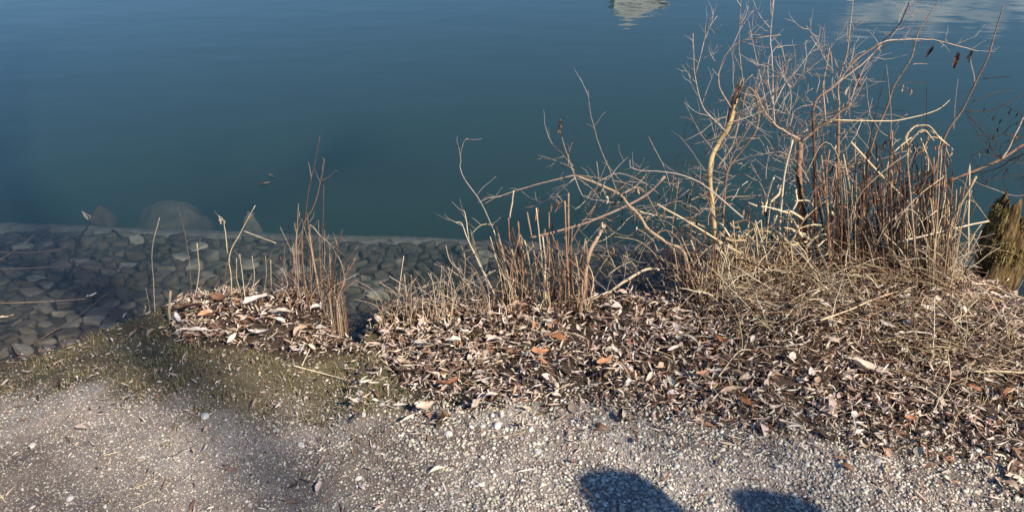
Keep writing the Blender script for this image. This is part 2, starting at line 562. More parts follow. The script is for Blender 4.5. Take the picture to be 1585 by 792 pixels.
# stone cells: scattered seeds, each cell cut back to leave a joint
pts = []
r_s = np.random.default_rng(5)
tries = 0
while tries < 26000:
    tries += 1
    x = r_s.uniform(-3.0, 1.75)
    y = r_s.uniform(shore(x) - 0.02, kerb_y(x) - 0.05)
    rad = r_s.choice([0.036, 0.046, 0.058, 0.07], p=[0.30, 0.38, 0.22, 0.10]) * 0.66
    if all((x - q[0]) ** 2 + (y - q[1]) ** 2 > (rad + q[2]) ** 2 for q in pts):
        pts.append((x, y, rad))
P = np.array(pts)
def cell(i):
    c = P[i, :2]
    poly = [c + np.array(v) for v in ((-.2, -.2), (.2, -.2), (.2, .2), (-.2, .2))]
    dd = np.linalg.norm(P[:, :2] - c, axis=1)
    for j in np.argsort(dd)[1:22]:
        if dd[j] > 0.36: break
        w = 0.5 + 0.5 * (P[i, 2] - P[j, 2]) / dd[j] * 0.9
        nrm = (P[j, :2] - c) / dd[j]
        mid = c + nrm * dd[j] * w
        newp = []
        for k in range(len(poly)):
            a_, b_ = poly[k], poly[(k + 1) % len(poly)]
            da, db = np.dot(a_ - mid, nrm), np.dot(b_ - mid, nrm)
            if da <= 0: newp.append(a_)
            if da * db < 0: newp.append(a_ + (b_ - a_) * da / (da - db))
        poly = newp
        if len(poly) < 3: return None
    return np.array(poly)
stones = []
for i in range(len(P)):
    poly = cell(i)
    if poly is None: continue
    y1 = kerb_y(poly[:, 0]) - 0.03
    poly[:, 1] = np.minimum(poly[:, 1], y1)
    cen = poly.mean(0)
    poly = cen + (poly - cen) * r_s.uniform(0.72, 0.97) * np.array([r_s.uniform(.95, 1.12), r_s.uniform(.85, 1.02)])
    q = []
    for k in range(len(poly)):
        a_, b_ = poly[k], poly[(k + 1) % len(poly)]
        q += [a_ * 0.86 + b_ * 0.14, a_ * 0.14 + b_ * 0.86]
    q = np.array(q) + r_s.normal(0, 0.003, (len(q), 2))
    n = len(q)
    base = float(slope_z(cen[0], cen[1]))
    hgt = r_s.uniform(0.004, 0.030)
    tx, ty = r_s.normal(0, 0.20, 2)
    V = []
    for s, h in ((0.97, -0.03), (1.0, hgt * 0.5), (0.90, hgt * 0.9), (0.62, hgt)):
        for v in q:
            w = cen + (v - cen) * s
            dz = (w[0] - cen[0]) * tx + (w[1] - cen[1]) * (ty - 0.135)
            V.append((w[0] - cen[0], w[1] - cen[1], h + dz + r_s.normal(0, 0.002)))
    V.append((0, 0, hgt * 1.06))
    F = []
    for l in range(3):
        for k in range(n):
            a0, b0 = l * n + k, l * n + (k + 1) % n
            F.append((a0, b0, b0 + n, a0 + n))
    F += [(3 * n + k, 3 * n + (k + 1) % n, 4 * n) for k in range(n)]
    px, py = proj(cen[0], cen[1], base)
    seen = -30 < px < 1150 and 330 < py < 600
    area = 0.5 * abs(np.dot(q[:, 0], np.roll(q[:, 1], 1)) - np.dot(q[:, 1], np.roll(q[:, 0], 1)))
    stones.append((area / depth((cen[0], cen[1], base)) ** 2 if seen else 0, cen, base, V, F))
stones.sort(key=lambda s: -s[0])
rest_v, rest_f = [], []
for k, (ar, cen, base, V, F) in enumerate(stones):
    if k < 300 and ar > 0:
        o = link('stone', mesh_py('stone', V, F), M['stone'], slope)
        o.location = (cen[0], cen[1], base)
    else:
        off = len(rest_v)
        rest_v += [(v[0] + cen[0], v[1] + cen[1], v[2] + base) for v in V]
        rest_f += [tuple(a0 + off for a0 in f) for f in F]
if rest_v:
    tag(link('small_stones', mesh_py('small_stones', rest_v, rest_f), M['stone'], slope), None, None, None, 'stuff')

# kerb along the foot of the slope
m, nt, b = mat('kerb_concrete', 0.9, 0.2)
g = N(nt, 'ShaderNodeNewGeometry')
n1 = N(nt, 'ShaderNodeTexNoise', Scale=16.0, Detail=6.0, Roughness=0.65)
nt.links.new(g.outputs['Position'], n1.inputs['Vector'])
nt.links.new(ramp(nt, n1.outputs['Fac'], [(0.3, (0.09, 0.076, 0.06)), (0.7, (0.24, 0.205, 0.16))]), b.inputs['Base Color'])
bump(nt, b, n1.outputs['Fac'], 0.6, 0.01)
M['kerb'] = m
V, F = [], []
xs = np.linspace(-7, 7, 141)
for x in xs:
    y = kerb_y(x)
    j = (vnoise(x * 5, 2.0) - 0.5) * 0.018
    for dy, z in ((-0.045, -0.9), (-0.045, -0.377 + j * .5), (-0.036, -0.366 + j * .5), (0.034, -0.368 + j * .6), (0.046 + j, -0.38), (0.05 + j, -2.4)):
        V.append((x, y + dy, z))
for i in range(len(xs) - 1):
    for k in range(5):
        a0 = i * 6 + k
        F.append((a0, a0 + 1, a0 + 7, a0 + 6))
tag(link('kerb', mesh_py('kerb', V, F), M['kerb']), 'straight concrete kerb along the foot of the sunken slope', None, None, 'structure')

def rock(name, c, size, seed, m, squash=0.7):
    import bmesh
    bm = bmesh.new()
    bmesh.ops.create_icosphere(bm, subdivisions=4, radius=1.0)
    rr = np.random.default_rng(seed)
    o3 = rr.uniform(0, 50, 3)
    cuts = [(Vector(rr.normal(0, 1, 3)).normalized(), rr.uniform(0.72, 0.95)) for _ in range(9)]
    for v in bm.verts:
        p = v.co.copy()
        for n_, d_ in cuts:
            e = p.dot(n_) - d_
            if e > 0: p -= n_ * e * 0.85
        f = 1 + 0.26 * (float(vnoise(p.x * 2.3 + o3[0], p.y * 2.3 + p.z * 2 + o3[1])) - 0.5) + .08 * (float(vnoise(p.x * 8 + o3[1], p.y * 8 + p.z * 6)) - .5)
        v.co = Vector((p.x * size[0], p.y * size[1], p.z * size[2])) * f
    me = bpy.data.meshes.new(name)
    bm.to_mesh(me); bm.free()
    me.polygons.foreach_set('use_smooth', [True] * len(me.polygons))
    o = link(name, me, m)
    o.location = c
    return o
for px, py, off, size, bz, lab, sd in (
        (257, 338, 0.34, (0.25, 0.22, 0.20), -.58, 'large pale sunken boulder in deep water just beyond the kerb', 3),
        (160, 338, 0.15, (0.075, 0.07, 0.12), -.42, 'small sunken boulder against the kerb, beside the large boulder', 8),
        (388, 348, 0.17, (0.06, 0.06, 0.11), -.44, 'small dim sunken boulder beyond the kerb, nearest the brown shrub', 12)):
    p = on_z(px, py, -0.45)
    p[1] = kerb_y(p[0]) + off
    tag(rock('boulder', (p[0] * (p[1] / on_z(px, py, -0.45)[1]), p[1], bz), size, sd, M['stone']), lab, 'boulder', 'sunken boulders beyond the kerb')

# ------------------------------------------------------------------ far shore tower, mirrored in the lake
m, nt, b = mat('white_plaster', 0.85, 0.2)
g = N(nt, 'ShaderNodeNewGeometry')
n1 = N(nt, 'ShaderNodeTexNoise', Scale=0.8, Detail=6.0)
nt.links.new(g.outputs['Position'], n1.inputs['Vector'])
nt.links.new(ramp(nt, n1.outputs['Fac'], [(0.3, (0.62, 0.60, 0.55)), (0.7, (0.80, 0.78, 0.73))]), b.inputs['Base Color'])
M['plaster'] = m
m, nt, b = mat('slate_roof', 0.6, 0.4)
b.inputs['Base Color'].default_value = (0.55, 0.53, 0.50, 1)
M['roof'] = m
m, nt, b = mat('window_glass', 0.15, 0.5)
b.inputs['Base Color'].default_value = (0.03, 0.035, 0.04, 1)
M['glass'] = m

def box(name, c, s, m, parent=None):
    V = [(c[0] + s[0] * i, c[1] + s[1] * j, c[2] + s[2] * k) for k in (-.5, .5) for j in (-.5, .5) for i in (-.5, .5)]
    F = [(0, 2, 3, 1), (4, 5, 7, 6), (0, 1, 5, 4), (1, 3, 7, 5), (3, 2, 6, 7), (2, 0, 4, 6)]
    return link(name, mesh_py(name, V, F, False), m, parent)

# ------------------------------------------------------------------ stems and twigs
def catmull_stem(pts_px, Y0, Y1, wob=0.0):
    """stem traced from its foot to its tip, leaning from depth Y0 to depth Y1"""
    n = len(pts_px)
    P = []
    for i, (px, py) in enumerate(pts_px):
        t = i / max(1, n - 1)
        P.append(at(px, py, Y0 + (Y1 - Y0) * t + (random.uniform(-wob, wob) if 0 < i < n - 1 else 0)))
    return np.array(P)

last_stem = [None]
def stem(parent, pts_px, Y0, Y1, d0, d1, m, name='stem', foot=False, knot=0.25, sides=None, wob=0.012):
    """d0, d1: thickness at foot and tip in photo pixels"""
    P = catmull_stem(pts_px, Y0, Y1, wob)
    if foot:
        gz = float(ground_z(P[0, 0], P[0, 1])) - 0.03
        if P[0, 2] > gz + 0.01:
            P = np.vstack([[P[0, 0] + random.uniform(-.01, .01), P[0, 1], gz], P])
    S = spline(P, sub=4)
    t = np.linspace(0, 1, len(S))
    k = depth(P[0]) / FPX * 0.44
    r = np.maximum((d0 + (d1 - d0) * t ** 0.8) * k, 0.0007)
    # small crookedness of growing wood
    wv = np.cumsum(np.random.default_rng(len(S) * 31 + int(abs(pts_px[0][0]) * 7)).normal(0, 1, S.shape), axis=0) * 0.0007
    S = S + wv * np.sin(np.pi * t)[:, None] * 1.5
    if sides is None:
        sides = 8 if d0 > 5 else (6 if d0 > 2.6 else 4)
    last_stem[0] = tube(name, S, r, m, parent, sides, knot)
    return last_stem[0], S

def twigs_on(parent, S, n, length, d, m, rr, up=0.4, spread=1.0, start=0.25, rec=0):
    """side twigs along the stem made last, as its parts"""
    if last_stem[0] is not None and last_stem[0].parent == parent:
        parent = last_stem[0]
    for _ in range(n):
        i = rr.integers(int(len(S) * start), len(S) - 1)
        p = S[i]
        tdir = S[min(i + 1, len(S) - 1)] - S[max(i - 1, 0)]
        tdir /= np.linalg.norm(tdir) + 1e-9
        v = rr.normal(0, 1, 3) * np.array([1, 0.8, 0.7]) * spread
        v += tdir * 0.9 + np.array([0, 0, up])
        v /= np.linalg.norm(v)
        L = length * rr.uniform(0.45, 1.15)
        k = 5
        Q = [p]
        for j in range(k):
            v = v + rr.normal(0, 0.16, 3) + np.array([0, 0, 0.05])
            v /= np.linalg.norm(v)
            Q.append(Q[-1] + v * L / k)
        Q = np.array(Q)
        r = np.linspace(d, d * 0.35, k + 1)
        tube('twig', Q, r, m, parent, 4)
        if rec:
            twigs_on(parent, Q, rec, length * 0.5, d * 0.6, m, rr, up, spread, 0.2, 0)

def leaf_mesh(name, L, Wd, curl=0.6, bend=0.5, fold=0.4, seed=0, broad=False):
    """dry leaf: pointed blade, ragged rim, crumpled and curled about its rib"""
    rr = np.random.default_rng(seed)
    rows = 10
    V, F = [], []
    ph = rr.uniform(0, 6.28, 4)
    tw = rr.normal(0, .7)
    cu = rr.uniform(.5, 1.5, 2) * curl
    for i in range(rows + 1):
        u = i / rows
        w = (u ** .6 * (1 - u) ** (.75 if broad else .9)) * (1.55 if broad else 1.75) * Wd * .5 + Wd * .02
        for v in (-1, -.5, 0, .5, 1):
            e = 1 + (rr.normal(0, .12) if abs(v) == 1 else 0)
            ang = abs(v) * cu[0 if v < 0 else 1] * 1.5
            y = math.copysign(1, v) * w * e * (math.sin(ang) / (cu[0 if v < 0 else 1] * 1.5 + 1e-6)) if v else 0
            z = w * e * ((1 - math.cos(ang)) / (cu[0 if v < 0 else 1] * 1.5 + 1e-6)) if v else 0
            z += fold * abs(v) * w * .35 + Wd * .10 * math.sin(9 * u + ph[0]) * math.cos(3 * v + ph[1]) + Wd * .05 * math.sin(17 * u + ph[2] + 4 * v)
            a = tw * (u - .5)
            V.append((L * (u - .5), y * math.cos(a) - z * math.sin(a) + Wd * .12 * math.sin(3 * u + ph[3]), y * math.sin(a) + z * math.cos(a) + bend * L * (u - .5) ** 2))
    for i in range(rows):
        for k in range(4):
            a0 = i * 5 + k
            F.append((a0, a0 + 1, a0 + 6, a0 + 5))
    return mesh_py(name, V, F)

def hang_leaf(parent, p, size, m, seed, stalk=True):
    """a dead leaf hanging by its stalk"""
    rr = np.random.default_rng(seed)
    me = leaf_mesh('leaf', size, size * 0.55, rr.uniform(0.4, 1.1), rr.uniform(-0.8, 0.8), 0.5, seed, True)
    o = link('leaf', me, m, parent)
    o.location = Vector(p) - parent.location - Vector((0, 0, size * 0.5))
    o.rotation_euler = (rr.uniform(-0.5, 0.5), R(90) + rr.uniform(-0.45, 0.45), rr.uniform(0, 6.28))
    return o

def plant(name, label, cat, px, py, group=None):
    p = ground_pt(px, py)
    o = empty(name, tuple(p))
    tag(o, label, cat, group)
    return o, p[1]

rr = np.random.default_rng(21)
U = lambda a, b: float(rr.uniform(a, b))

# ---- small brown shrub on the leafy point
A, Y = plant('dry_shrub', 'clump of thin reddish brown stems on the small leafy point', 'shrub', 465, 468)
for q in ([(470, 462), (468, 400), (475, 307), (487, 251), (495, 211)], [(474, 464), (468, 363), (487, 316), (501, 256), (498, 243)],
          [(496, 464), (498, 380), (501, 286)], [(513, 460), (520, 400), (530, 354)], [(479, 354), (498, 366), (517, 384)],
          [(460, 462), (458, 390), (462, 315)], [(452, 462), (455, 400), (464, 328)], [(482, 462), (480, 390), (476, 330)],
          [(465, 460), (463, 400), (456, 345)], [(489, 466), (486, 400), (479, 352)], [(503, 468), (496, 410), (493, 340)],
          [(505, 470), (512, 420), (509, 376)], [(522, 474), (530, 440), (540, 410)], [(446, 462), (442, 420), (434, 398)],
          [(511, 470), (532, 430), (549, 400)], [(457, 464), (449, 430), (452, 380)]):
    d = 3.4 if abs(q[0][0] - 468) < 18 else 2.4
    big = U(0, 1)
    s, S = stem(A, q, Y + U(-.05, .06), Y + U(-.08, .12), d * U(.7, 1.1), 0.9, M['tan'] if big < .55 else M['red'], 'stem', True)
    twigs_on(A, S, 3, 0.07, 0.0011, M['tan'], rr, 0.5, 0.8)
for _ in range(55):
    x0 = U(430, 535)
    h = U(30, 110) * (1.2 if 450 < x0 < 500 else 0.8)
    stem(A, [(x0, 470), (x0 + U(-12, 12), 468 - h * .5), (x0 + U(-30, 30), 468 - h)], Y + U(-.1, .08), Y + U(-.15, .1), U(1.2, 2.6), .8, M[random.choice(['tan', 'tan', 'red', 'grey', 'dark'])], 'stem', True)

B, Y = plant('dry_shrub', 'sparse forked dry plant with pale broken tip left of the brown clump', 'shrub', 358, 466)
S0 = None
for q, d in (([(359, 462), (356, 425), (352, 393), (372, 355), (395, 318)], 2.8), ([(352, 393), (349, 360), (346, 341), (339, 335)], 2.0), ([(381, 466), (375, 425), (371, 393)], 2.2),
             ([(362, 466), (350, 430), (352, 405)], 1.6), ([(366, 468), (384, 440), (390, 425)], 1.6), ([(376, 468), (368, 430), (366, 400)], 1.5),
             ([(386, 468), (394, 430), (390, 396)], 1.3), ([(405, 466), (412, 430), (411, 396)], 1.6), ([(418, 466), (420, 436), (419, 402)], 1.4)):
    s, S = stem(B, q, Y + U(-.03, .05), Y + U(-.06, .08), d, 1.0, M[random.choice(['straw', 'tan', 'straw'])], 'stem', q[0][1] > 440)
    twigs_on(B, S, 2, 0.05, 0.001, M['tan'], rr, 0.5)
for k, (x, y) in enumerate(((346, 338), (338, 334), (341, 339))):
    hang_leaf(B, at(x, y, Y + .02), 0.022, M['leaf_tan'], 70 + k)

# ---- single stalks standing in the shallows at the point
def stalk(label, q, d0, d1, m, dY=0.0, name='dry_stalk', cat='stalk', group='single stalks along the water edge'):
    p = ground_pt(*q[0])
    o = empty(name, tuple(p))
    tag(o, label, cat, group)
    _, S = stem(o, q, p[1], p[1] + dY, d0 * .8, d1 * .8, m, 'stem', True)
    return o, S
stalk('tall pale curved stalk standing alone in water left of the leafy point', [(240, 484), (237, 440), (236, 385), (247, 337)], 2.6, 1.4, M['straw'], .05)
o, S = stalk('dark twiggy stalk rising from water left of the forked dry plant', [(296, 470), (291, 400), (284, 354), (275, 318)], 2.0, 1.2, M['tan'], .06)
twigs_on(o, S, 4, 0.06, 0.0012, M['grey'], rr)
stalk('knobbly tan stalk with broken top at the back of the leafy point', [(300, 472), (307, 423), (305, 376)], 3.0, 2.2, M['tan'], .02)
stalk('short thick cut stub at the left end of the leaf pile', [(265, 500), (264, 478), (264, 450)], 5.5, 5.0, M['straw'], .0)
stalk('short thin grey stalk in water beside the tall curved stalk', [(231, 486), (229, 466), (226, 446)], 2.0, 1.2, M['grey'], .0)
stalk('slim upright stalk standing in water right of the brown clump', [(611, 484), (616, 440), (625, 396)], 2.6, 1.6, M['straw'], .04)

# ---- low clump of cut stems in the middle
Cc, Y = plant('dry_shrub', 'low clump of cut upright stems with hanging dead leaves, mid bank', 'shrub', 850, 474)
cut = [[(796, 470), (790, 400), (787, 337)], [(814, 468), (806, 400), (802, 343)], [(838, 466), (826, 390), (816, 328)], [(846, 468), (838, 390), (830, 322)],
       [(858, 466), (857, 400), (854, 345)], [(851, 466), (850, 400), (850, 328)], [(869, 466), (879, 372), (880, 299)], [(880, 466), (876, 390), (874, 311)],
       [(901, 466), (903, 420), (906, 369)], [(866, 462), (883, 377), (921, 318)], [(808, 474), (790, 435), (773, 369)], [(820, 470), (812, 410), (806, 365)],
       [(832, 470), (822, 420), (812, 372)], [(888, 468), (884, 410), (886, 350)], [(842, 470), (845, 410), (840, 366)], [(864, 470), (866, 420), (862, 372)],
       [(894, 470), (895, 430), (890, 392)], [(805, 472), (800, 420), (792, 386)]]
for q in cut:
    stem(Cc, q, Y + U(-.06, .06), Y + U(-.08, .08), U(2.6, 4.2), U(1.8, 3.0), M[random.choice(['straw', 'tan', 'tan', 'red'])], 'stem', True, .4)
for q in ([(814, 470), (802, 410), (786, 340)], [(800, 476), (790, 430), (768, 350)], [(826, 472), (812, 420), (793, 352)], [(790, 474), (776, 420), (764, 360)]):
    stem(Cc, q, Y + U(0, .08), Y + U(0, .1), 4.5, 2.5, M['dark'], 'stem', True)
stem(Cc, [(789, 337), (792, 315), (795, 295)], Y, Y, 3.0, 2.4, M['straw'], 'stem')
_, S = stem(Cc, [(901, 466), (909, 395), (924, 366), (936, 348)], Y - .02, Y + .05, 7.5, 5.5, M['tan'], 'stem', True)
for k, (x, y, s) in enumerate(((832, 322, .05), (852, 312, .04), (862, 310, .045), (935, 345, .05), (931, 350, .04), (840, 385, .035))):
    hang_leaf(Cc, at(x, y, Y), s, M['leaf_orange' if k < 3 else 'leaf_tan'], 40 + k)
for _ in range(95):
    x0 = U(765, 915)
    h = U(25, 120)
    stem(Cc, [(x0, 476), (x0 + U(-14, 10), 474 - h * .5), (x0 + U(-40, 28), 474 - h)], Y + U(-.12, .1), Y + U(-.16, .12), U(1.4, 3.4), 1.0,
         M[random.choice(['tan', 'straw', 'red', 'dark', 'tan'])], 'stem', True)

# ---- wispy stems left of it
D, Y = plant('dry_shrub', 'wispy tangle of thin arching pale stems left of the cut clump', 'shrub', 735, 480)
for q, d in (([(779, 484), (750, 424), (724, 369), (715, 345), (706, 344)], 2.8), ([(726, 372), (722, 337), (718, 325)], 2.0),
             ([(764, 356), (744, 314), (715, 270), (711, 245), (716, 222), (724, 214)], 1.9), ([(729, 362), (744, 348), (764, 348)], 1.6),
             ([(750, 424), (738, 390), (729, 360)], 1.8), ([(690, 380), (697, 404), (718, 427), (740, 470)], 1.8), ([(764, 356), (775, 400), (792, 440), (796, 474)], 2.2),
             ([(600, 497), (680, 463), (767, 418)], 2.2), ([(745, 484), (735, 455), (722, 440), (712, 410)], 2.0), ([(752, 480), (765, 462), (778, 450)], 2.0),
             ([(700, 486), (716, 450), (720, 400), (714, 380)], 1.6), ([(690, 488), (700, 450), (690, 420), (672, 408)], 1.6),
             ([(660, 490), (655, 460), (668, 440), (690, 436)], 1.6), ([(640, 492), (634, 462), (612, 452), (590, 452)], 1.6), ([(620, 494), (612, 470), (590, 462), (572, 466)], 1.6)):
    _, S = stem(D, q, Y + U(-.04, .06), Y + U(-.06, .1), d, .9, M[random.choice(['grey', 'straw', 'grey'])], 'stem', q[0][1] > 470)
    twigs_on(D, S, 3, 0.09, 0.001, M['grey'], rr, 0.3)
for _ in range(120):
    x0 = U(585, 770)
    h = U(15, 75) * (0.7 + 0.6 * (x0 - 585) / 185)
    sg = U(-50, 40)
    stem(D, [(x0, 492), (x0 + sg * .3, 486 - h * .6), (x0 + sg, 486 - h)], Y + U(-.14, .06), Y + U(-.2, .1), U(1.1, 2.2), .8,
         M[random.choice(['straw', 'grey', 'tan', 'straw'])], 'stem', True)

# ---- arching bramble
Ee, Y = plant('bramble', 'arching bramble with tangled radiating twigs over the water, middle right', 'bramble', 1060, 462)
br = [([(1075, 470), (1058, 392), (1029, 375), (1000, 354), (988, 334), (970, 316), (959, 302), (930, 287), (889, 271)], 6, 4, 'tan'),
      ([(889, 271), (840, 283), (795, 296), (768, 305), (750, 315)], 3, 1, 'grey'), ([(889, 276), (854, 305), (819, 322)], 2.2, 1, 'grey'),
      ([(889, 272), (900, 296), (912, 318)], 2, 1, 'grey'), ([(889, 271), (880, 240), (867, 203)], 2.4, 1.4, 'grey'), ([(887, 257), (868, 236), (850, 218)], 1.8, .8, 'grey'),
      ([(890, 264), (868, 252), (832, 240)], 1.8, .8, 'grey'), ([(955, 298), (942, 260), (925, 224), (913, 180), (910, 139)], 2, .9, 'grey'),
      ([(820, 368), (854, 360), (898, 348), (950, 328), (1000, 302), (1029, 273)], 3.6, 4.6, 'rose'),
      ([(1040, 300), (1029, 266), (1015, 238), (1004, 212)], 1.8, .8, 'grey'), ([(1150, 337), (1083, 282), (1029, 264), (979, 260), (975, 247)], 3, 1.2, 'grey'),
      ([(1090, 262), (1075, 241), (1055, 215), (1035, 199)], 1.6, .7, 'grey'), ([(1120, 250), (1100, 230), (1079, 199), (1060, 160)], 1.9, .8, 'grey'),
      ([(1150, 392), (1137, 387), (1080, 352), (1017, 316)], 4, 3, 'straw'), ([(935, 470), (941, 456), (973, 433), (1000, 418), (1022, 417)], 6, 4, 'straw'),
      ([(930, 474), (953, 459), (991, 451)], 2.4, 1.4, 'straw'), ([(959, 302), (990, 290), (1010, 320), (1030, 352)], 2.6, 1.6, 'tan'),
      ([(970, 316), (1000, 330), (1050, 338), (1090, 350)], 2.2, 1.6, 'straw'), ([(889, 271), (930, 275), (975, 285), (1003, 302)], 2, 1.2, 'grey'),
      ([(924, 282), (960, 268), (1000, 286), (1020, 300)], 1.6, .9, 'grey'), ([(1060, 440), (1040, 380), (1045, 320), (1050, 280)], 3, 1.6, 'tan'),
      ([(1085, 440), (1070, 380), (1066, 310), (1078, 270)], 3, 1.4, 'red'), ([(1010, 470), (990, 420), (960, 390), (930, 380)], 2.4, 1, 'grey'),
      ([(990, 474), (1010, 420), (1040, 370), (1080, 330)], 2.4, 1.2, 'tan'), ([(960, 474), (985, 420), (1000, 380), (1040, 340)], 2.2, 1, 'straw'),
      ([(1045, 458), (1020, 400), (990, 372), (950, 366)], 2.6, 1.2, 'tan')]
for q, d0, d1, mm in br:
    _, S = stem(Ee, q, Y + U(-.05, .12), Y + U(-.02, .22), d0, d1, M[mm], 'stem', q[0][1] > 430)
    twigs_on(Ee, S, 5 if d0 > 2 else 2, 0.13, 0.0012, M[random.choice(['grey', 'tan', 'grey', 'dark'])], rr, 0.15, 1.1, .15, 2 if d0 > 2 else 1)
hang_leaf(Ee, at(866, 186, Y + .12), 0.05, M['leaf_orange'], 3)
hang_leaf(Ee, at(868, 184, Y + .13), 0.035, M['leaf_dark'], 4)
for k in range(26):
    hang_leaf(Ee, at(U(925, 1085), U(285, 400), Y + U(0, .16)), U(.02, .04), M[random.choice(['leaf_brown', 'leaf_dark', 'leaf_tan'])], 100 + k)

# ---- tall shrub with the snapped yellow stem
G1, Y = plant('willow_shrub', 'tall bare shrub with thick yellow stem snapped off at the top', 'shrub', 1107, 452)
_, S = stem(G1, [(1110, 452), (1107, 372), (1101, 320), (1099, 252), (1111, 222), (1126, 196), (1137, 161), (1143, 143)], Y, Y + .05, 7.5, 8.5, M['yellow'], 'stem', True, .35, 10)
twigs_on(G1, S, 14, 0.2, 0.0016, M['grey'], rr, .2, 1.2, .3, 2)
top = S[-1]
for k in range(7):                                   # splinters of the break
    b0 = S[-3 - k % 3] + rr.normal(0, .004, 3)
    tube('splinter', np.array([b0, top + rr.normal(0, .004, 3), top + np.array([.010 + U(-.012, .012), U(-.008, .01), U(.012, .055)])]), [.0085, .006, .0008], M['dark' if k % 3 else 'tan'], G1, 4)
for k in range(5):                                   # loose dark bark strips near the break
    i = len(S) - 3 - k
    tube('bark_strip', np.array([S[i] + (-.008, -.004, -.05), S[i] + (-.010, -.008, 0), S[i] + (-.004, -.006, .05)]), [.002, .006, .002], M['dark'], G1, 4)
tw = [([(1124, 204), (1100, 180), (1086, 161), (1077, 114), (1075, 80), (1073, 52)], 3, 1, 'grey'), ([(1077, 114), (1085, 84), (1095, 52), (1110, 25)], 2.2, .9, 'grey'),
      ([(1131, 166), (1114, 136), (1114, 110), (1125, 85), (1145, 66), (1165, 60), (1208, 54)], 2.8, 1, 'tan'),
      ([(1120, 400), (1120, 350), (1124, 307), (1129, 265), (1146, 239), (1176, 196), (1174, 153), (1159, 136), (1148, 166)], 4, 3, 'tan'),
      ([(1110, 260), (1130, 230), (1140, 200), (1146, 170)], 3.4, 2.4, 'tan'), ([(1112, 330), (1122, 290), (1130, 250), (1150, 210), (1165, 190)], 2.4, 1.4, 'grey'),
      ([(1130, 190), (1160, 180), (1190, 170), (1215, 176)], 2, 1, 'grey'), ([(1135, 182), (1165, 170), (1192, 150), (1210, 120)], 2, .9, 'grey')]
for q, d0, d1, mm in tw:
    _, S = stem(G1, q, Y + U(-.02, .06), Y + U(-.08, .14), d0, d1, M[mm], 'stem', q[0][1] > 390)
    twigs_on(G1, S, 6, 0.12, 0.0011, M['grey'], rr, .4, 1.0, .2, 2)

# ---- red-brown shrub with a fan of fine twigs
G2, Y = plant('red_shrub', 'tall red brown stemmed shrub with fine twig fan and dead leaves', 'shrub', 1250, 440)
mains = [([(1250, 440), (1245, 380), (1242, 320), (1240, 260), (1240, 218)], 10, 8.5, 'red'), ([(1238, 424), (1246, 350), (1238, 300), (1232, 260)], 6, 4, 'dark'),
         ([(1270, 440), (1264, 360), (1262, 300), (1260, 230), (1258, 172)], 5.5, 4, 'red'), ([(1290, 440), (1296, 355), (1297, 260), (1298, 166)], 5.5, 4.5, 'tan'),
         ([(1240, 220), (1262, 202), (1283, 187), (1303, 170), (1316, 160)], 6, 3.6, 'rose'), ([(1258, 173), (1266, 151), (1295, 129), (1325, 92), (1365, 66)], 4.4, 3, 'rose'),
         ([(1365, 66), (1384, 61), (1435, 60), (1467, 66), (1502, 76)], 2.6, 1.4, 'grey'), ([(1365, 66), (1390, 40), (1402, 18), (1410, -6)], 2.2, 1.4, 'dark'),
         ([(1290, 134), (1320, 108), (1345, 86), (1366, 68)], 3, 2, 'tan'), ([(1208, 400), (1208, 350), (1214, 273), (1227, 217)], 3.6, 3, 'straw'),
         ([(1299, 166), (1297, 129), (1306, 92), (1312, 59), (1317, 25), (1321, -5)], 3.2, 1.4, 'grey'), ([(1278, 190), (1275, 137), (1281, 100), (1284, 74)], 3.2, 1.6, 'tan'),
         ([(1299, 122), (1277, 89), (1265, 60), (1248, 40)], 1.8, .9, 'grey'), ([(1238, 216), (1215, 203), (1199, 192), (1180, 168), (1172, 145)], 5, 2.4, 'rose'),
         ([(1199, 192), (1196, 150), (1197, 100), (1193, 60), (1198, -5)], 3, 1.2, 'grey'), ([(1190, 180), (1180, 130), (1170, 85), (1158, 30)], 2.2, .9, 'grey'),
         ([(1150, 128), (1146, 90), (1145, 50), (1147, -4)], 2, .9, 'grey'), ([(1197, 165), (1215, 130), (1236, 103), (1264, 66)], 2.2, .9, 'grey'),
         ([(1199, 180), (1222, 140), (1240, 116), (1243, 110)], 1.8, .9, 'grey'), ([(1196, 160), (1190, 120), (1194, 90), (1205, 70)], 1.8, .9, 'grey'),
         ([(1215, 203), (1226, 150), (1214, 110), (1222, 92)], 1.6, .8, 'grey'), ([(1316, 160), (1326, 130), (1340, 100), (1348, 85)], 2, 1, 'grey'),
         ([(1303, 172), (1322, 140), (1330, 116)], 2, 1, 'rose'), ([(1262, 300), (1240, 262), (1215, 240), (1190, 228)], 2.4, 1, 'grey'),
         ([(1282, 430), (1284, 360), (1276, 300), (1262, 262)], 4, 2.4, 'red'), ([(1258, 436), (1254, 370), (1262, 320), (1278, 270), (1284, 232)], 5, 2.4, 'red')]
for q, d0, d1, mm in mains:
    _, S = stem(G2, q, Y + U(-.04, .06), Y + U(-.04, .12), d0, d1, M[mm], 'stem', q[0][1] > 390, .35)
    fine = q[0][1] < 215
    twigs_on(G2, S, 6 if fine else 7, 0.11 if fine else 0.14, 0.0011, M['grey' if fine else random.choice(['tan', 'grey', 'rose'])], rr, .45 if fine else .2, .9, .15, 2)
for k, (x, y, s, mm) in enumerate(((1441, 70, .045, 'leaf_dark'), (1484, 80, .06, 'leaf_brown'), (1504, 78, .04, 'leaf_dark'), (1366, 62, .04, 'leaf_orange'), (1330, 115, .05, 'leaf_orange'),
                                   (1313, 132, .04, 'leaf_tan'), (1240, 212, .03, 'leaf_tan'), (1292, 290, .045, 'leaf_orange'), (1286, 300, .05, 'leaf_tan'), (1246, 290, .04, 'leaf_orange'))):
    hang_leaf(G2, at(x, y, Y + .04), s, M[mm], 200 + k)

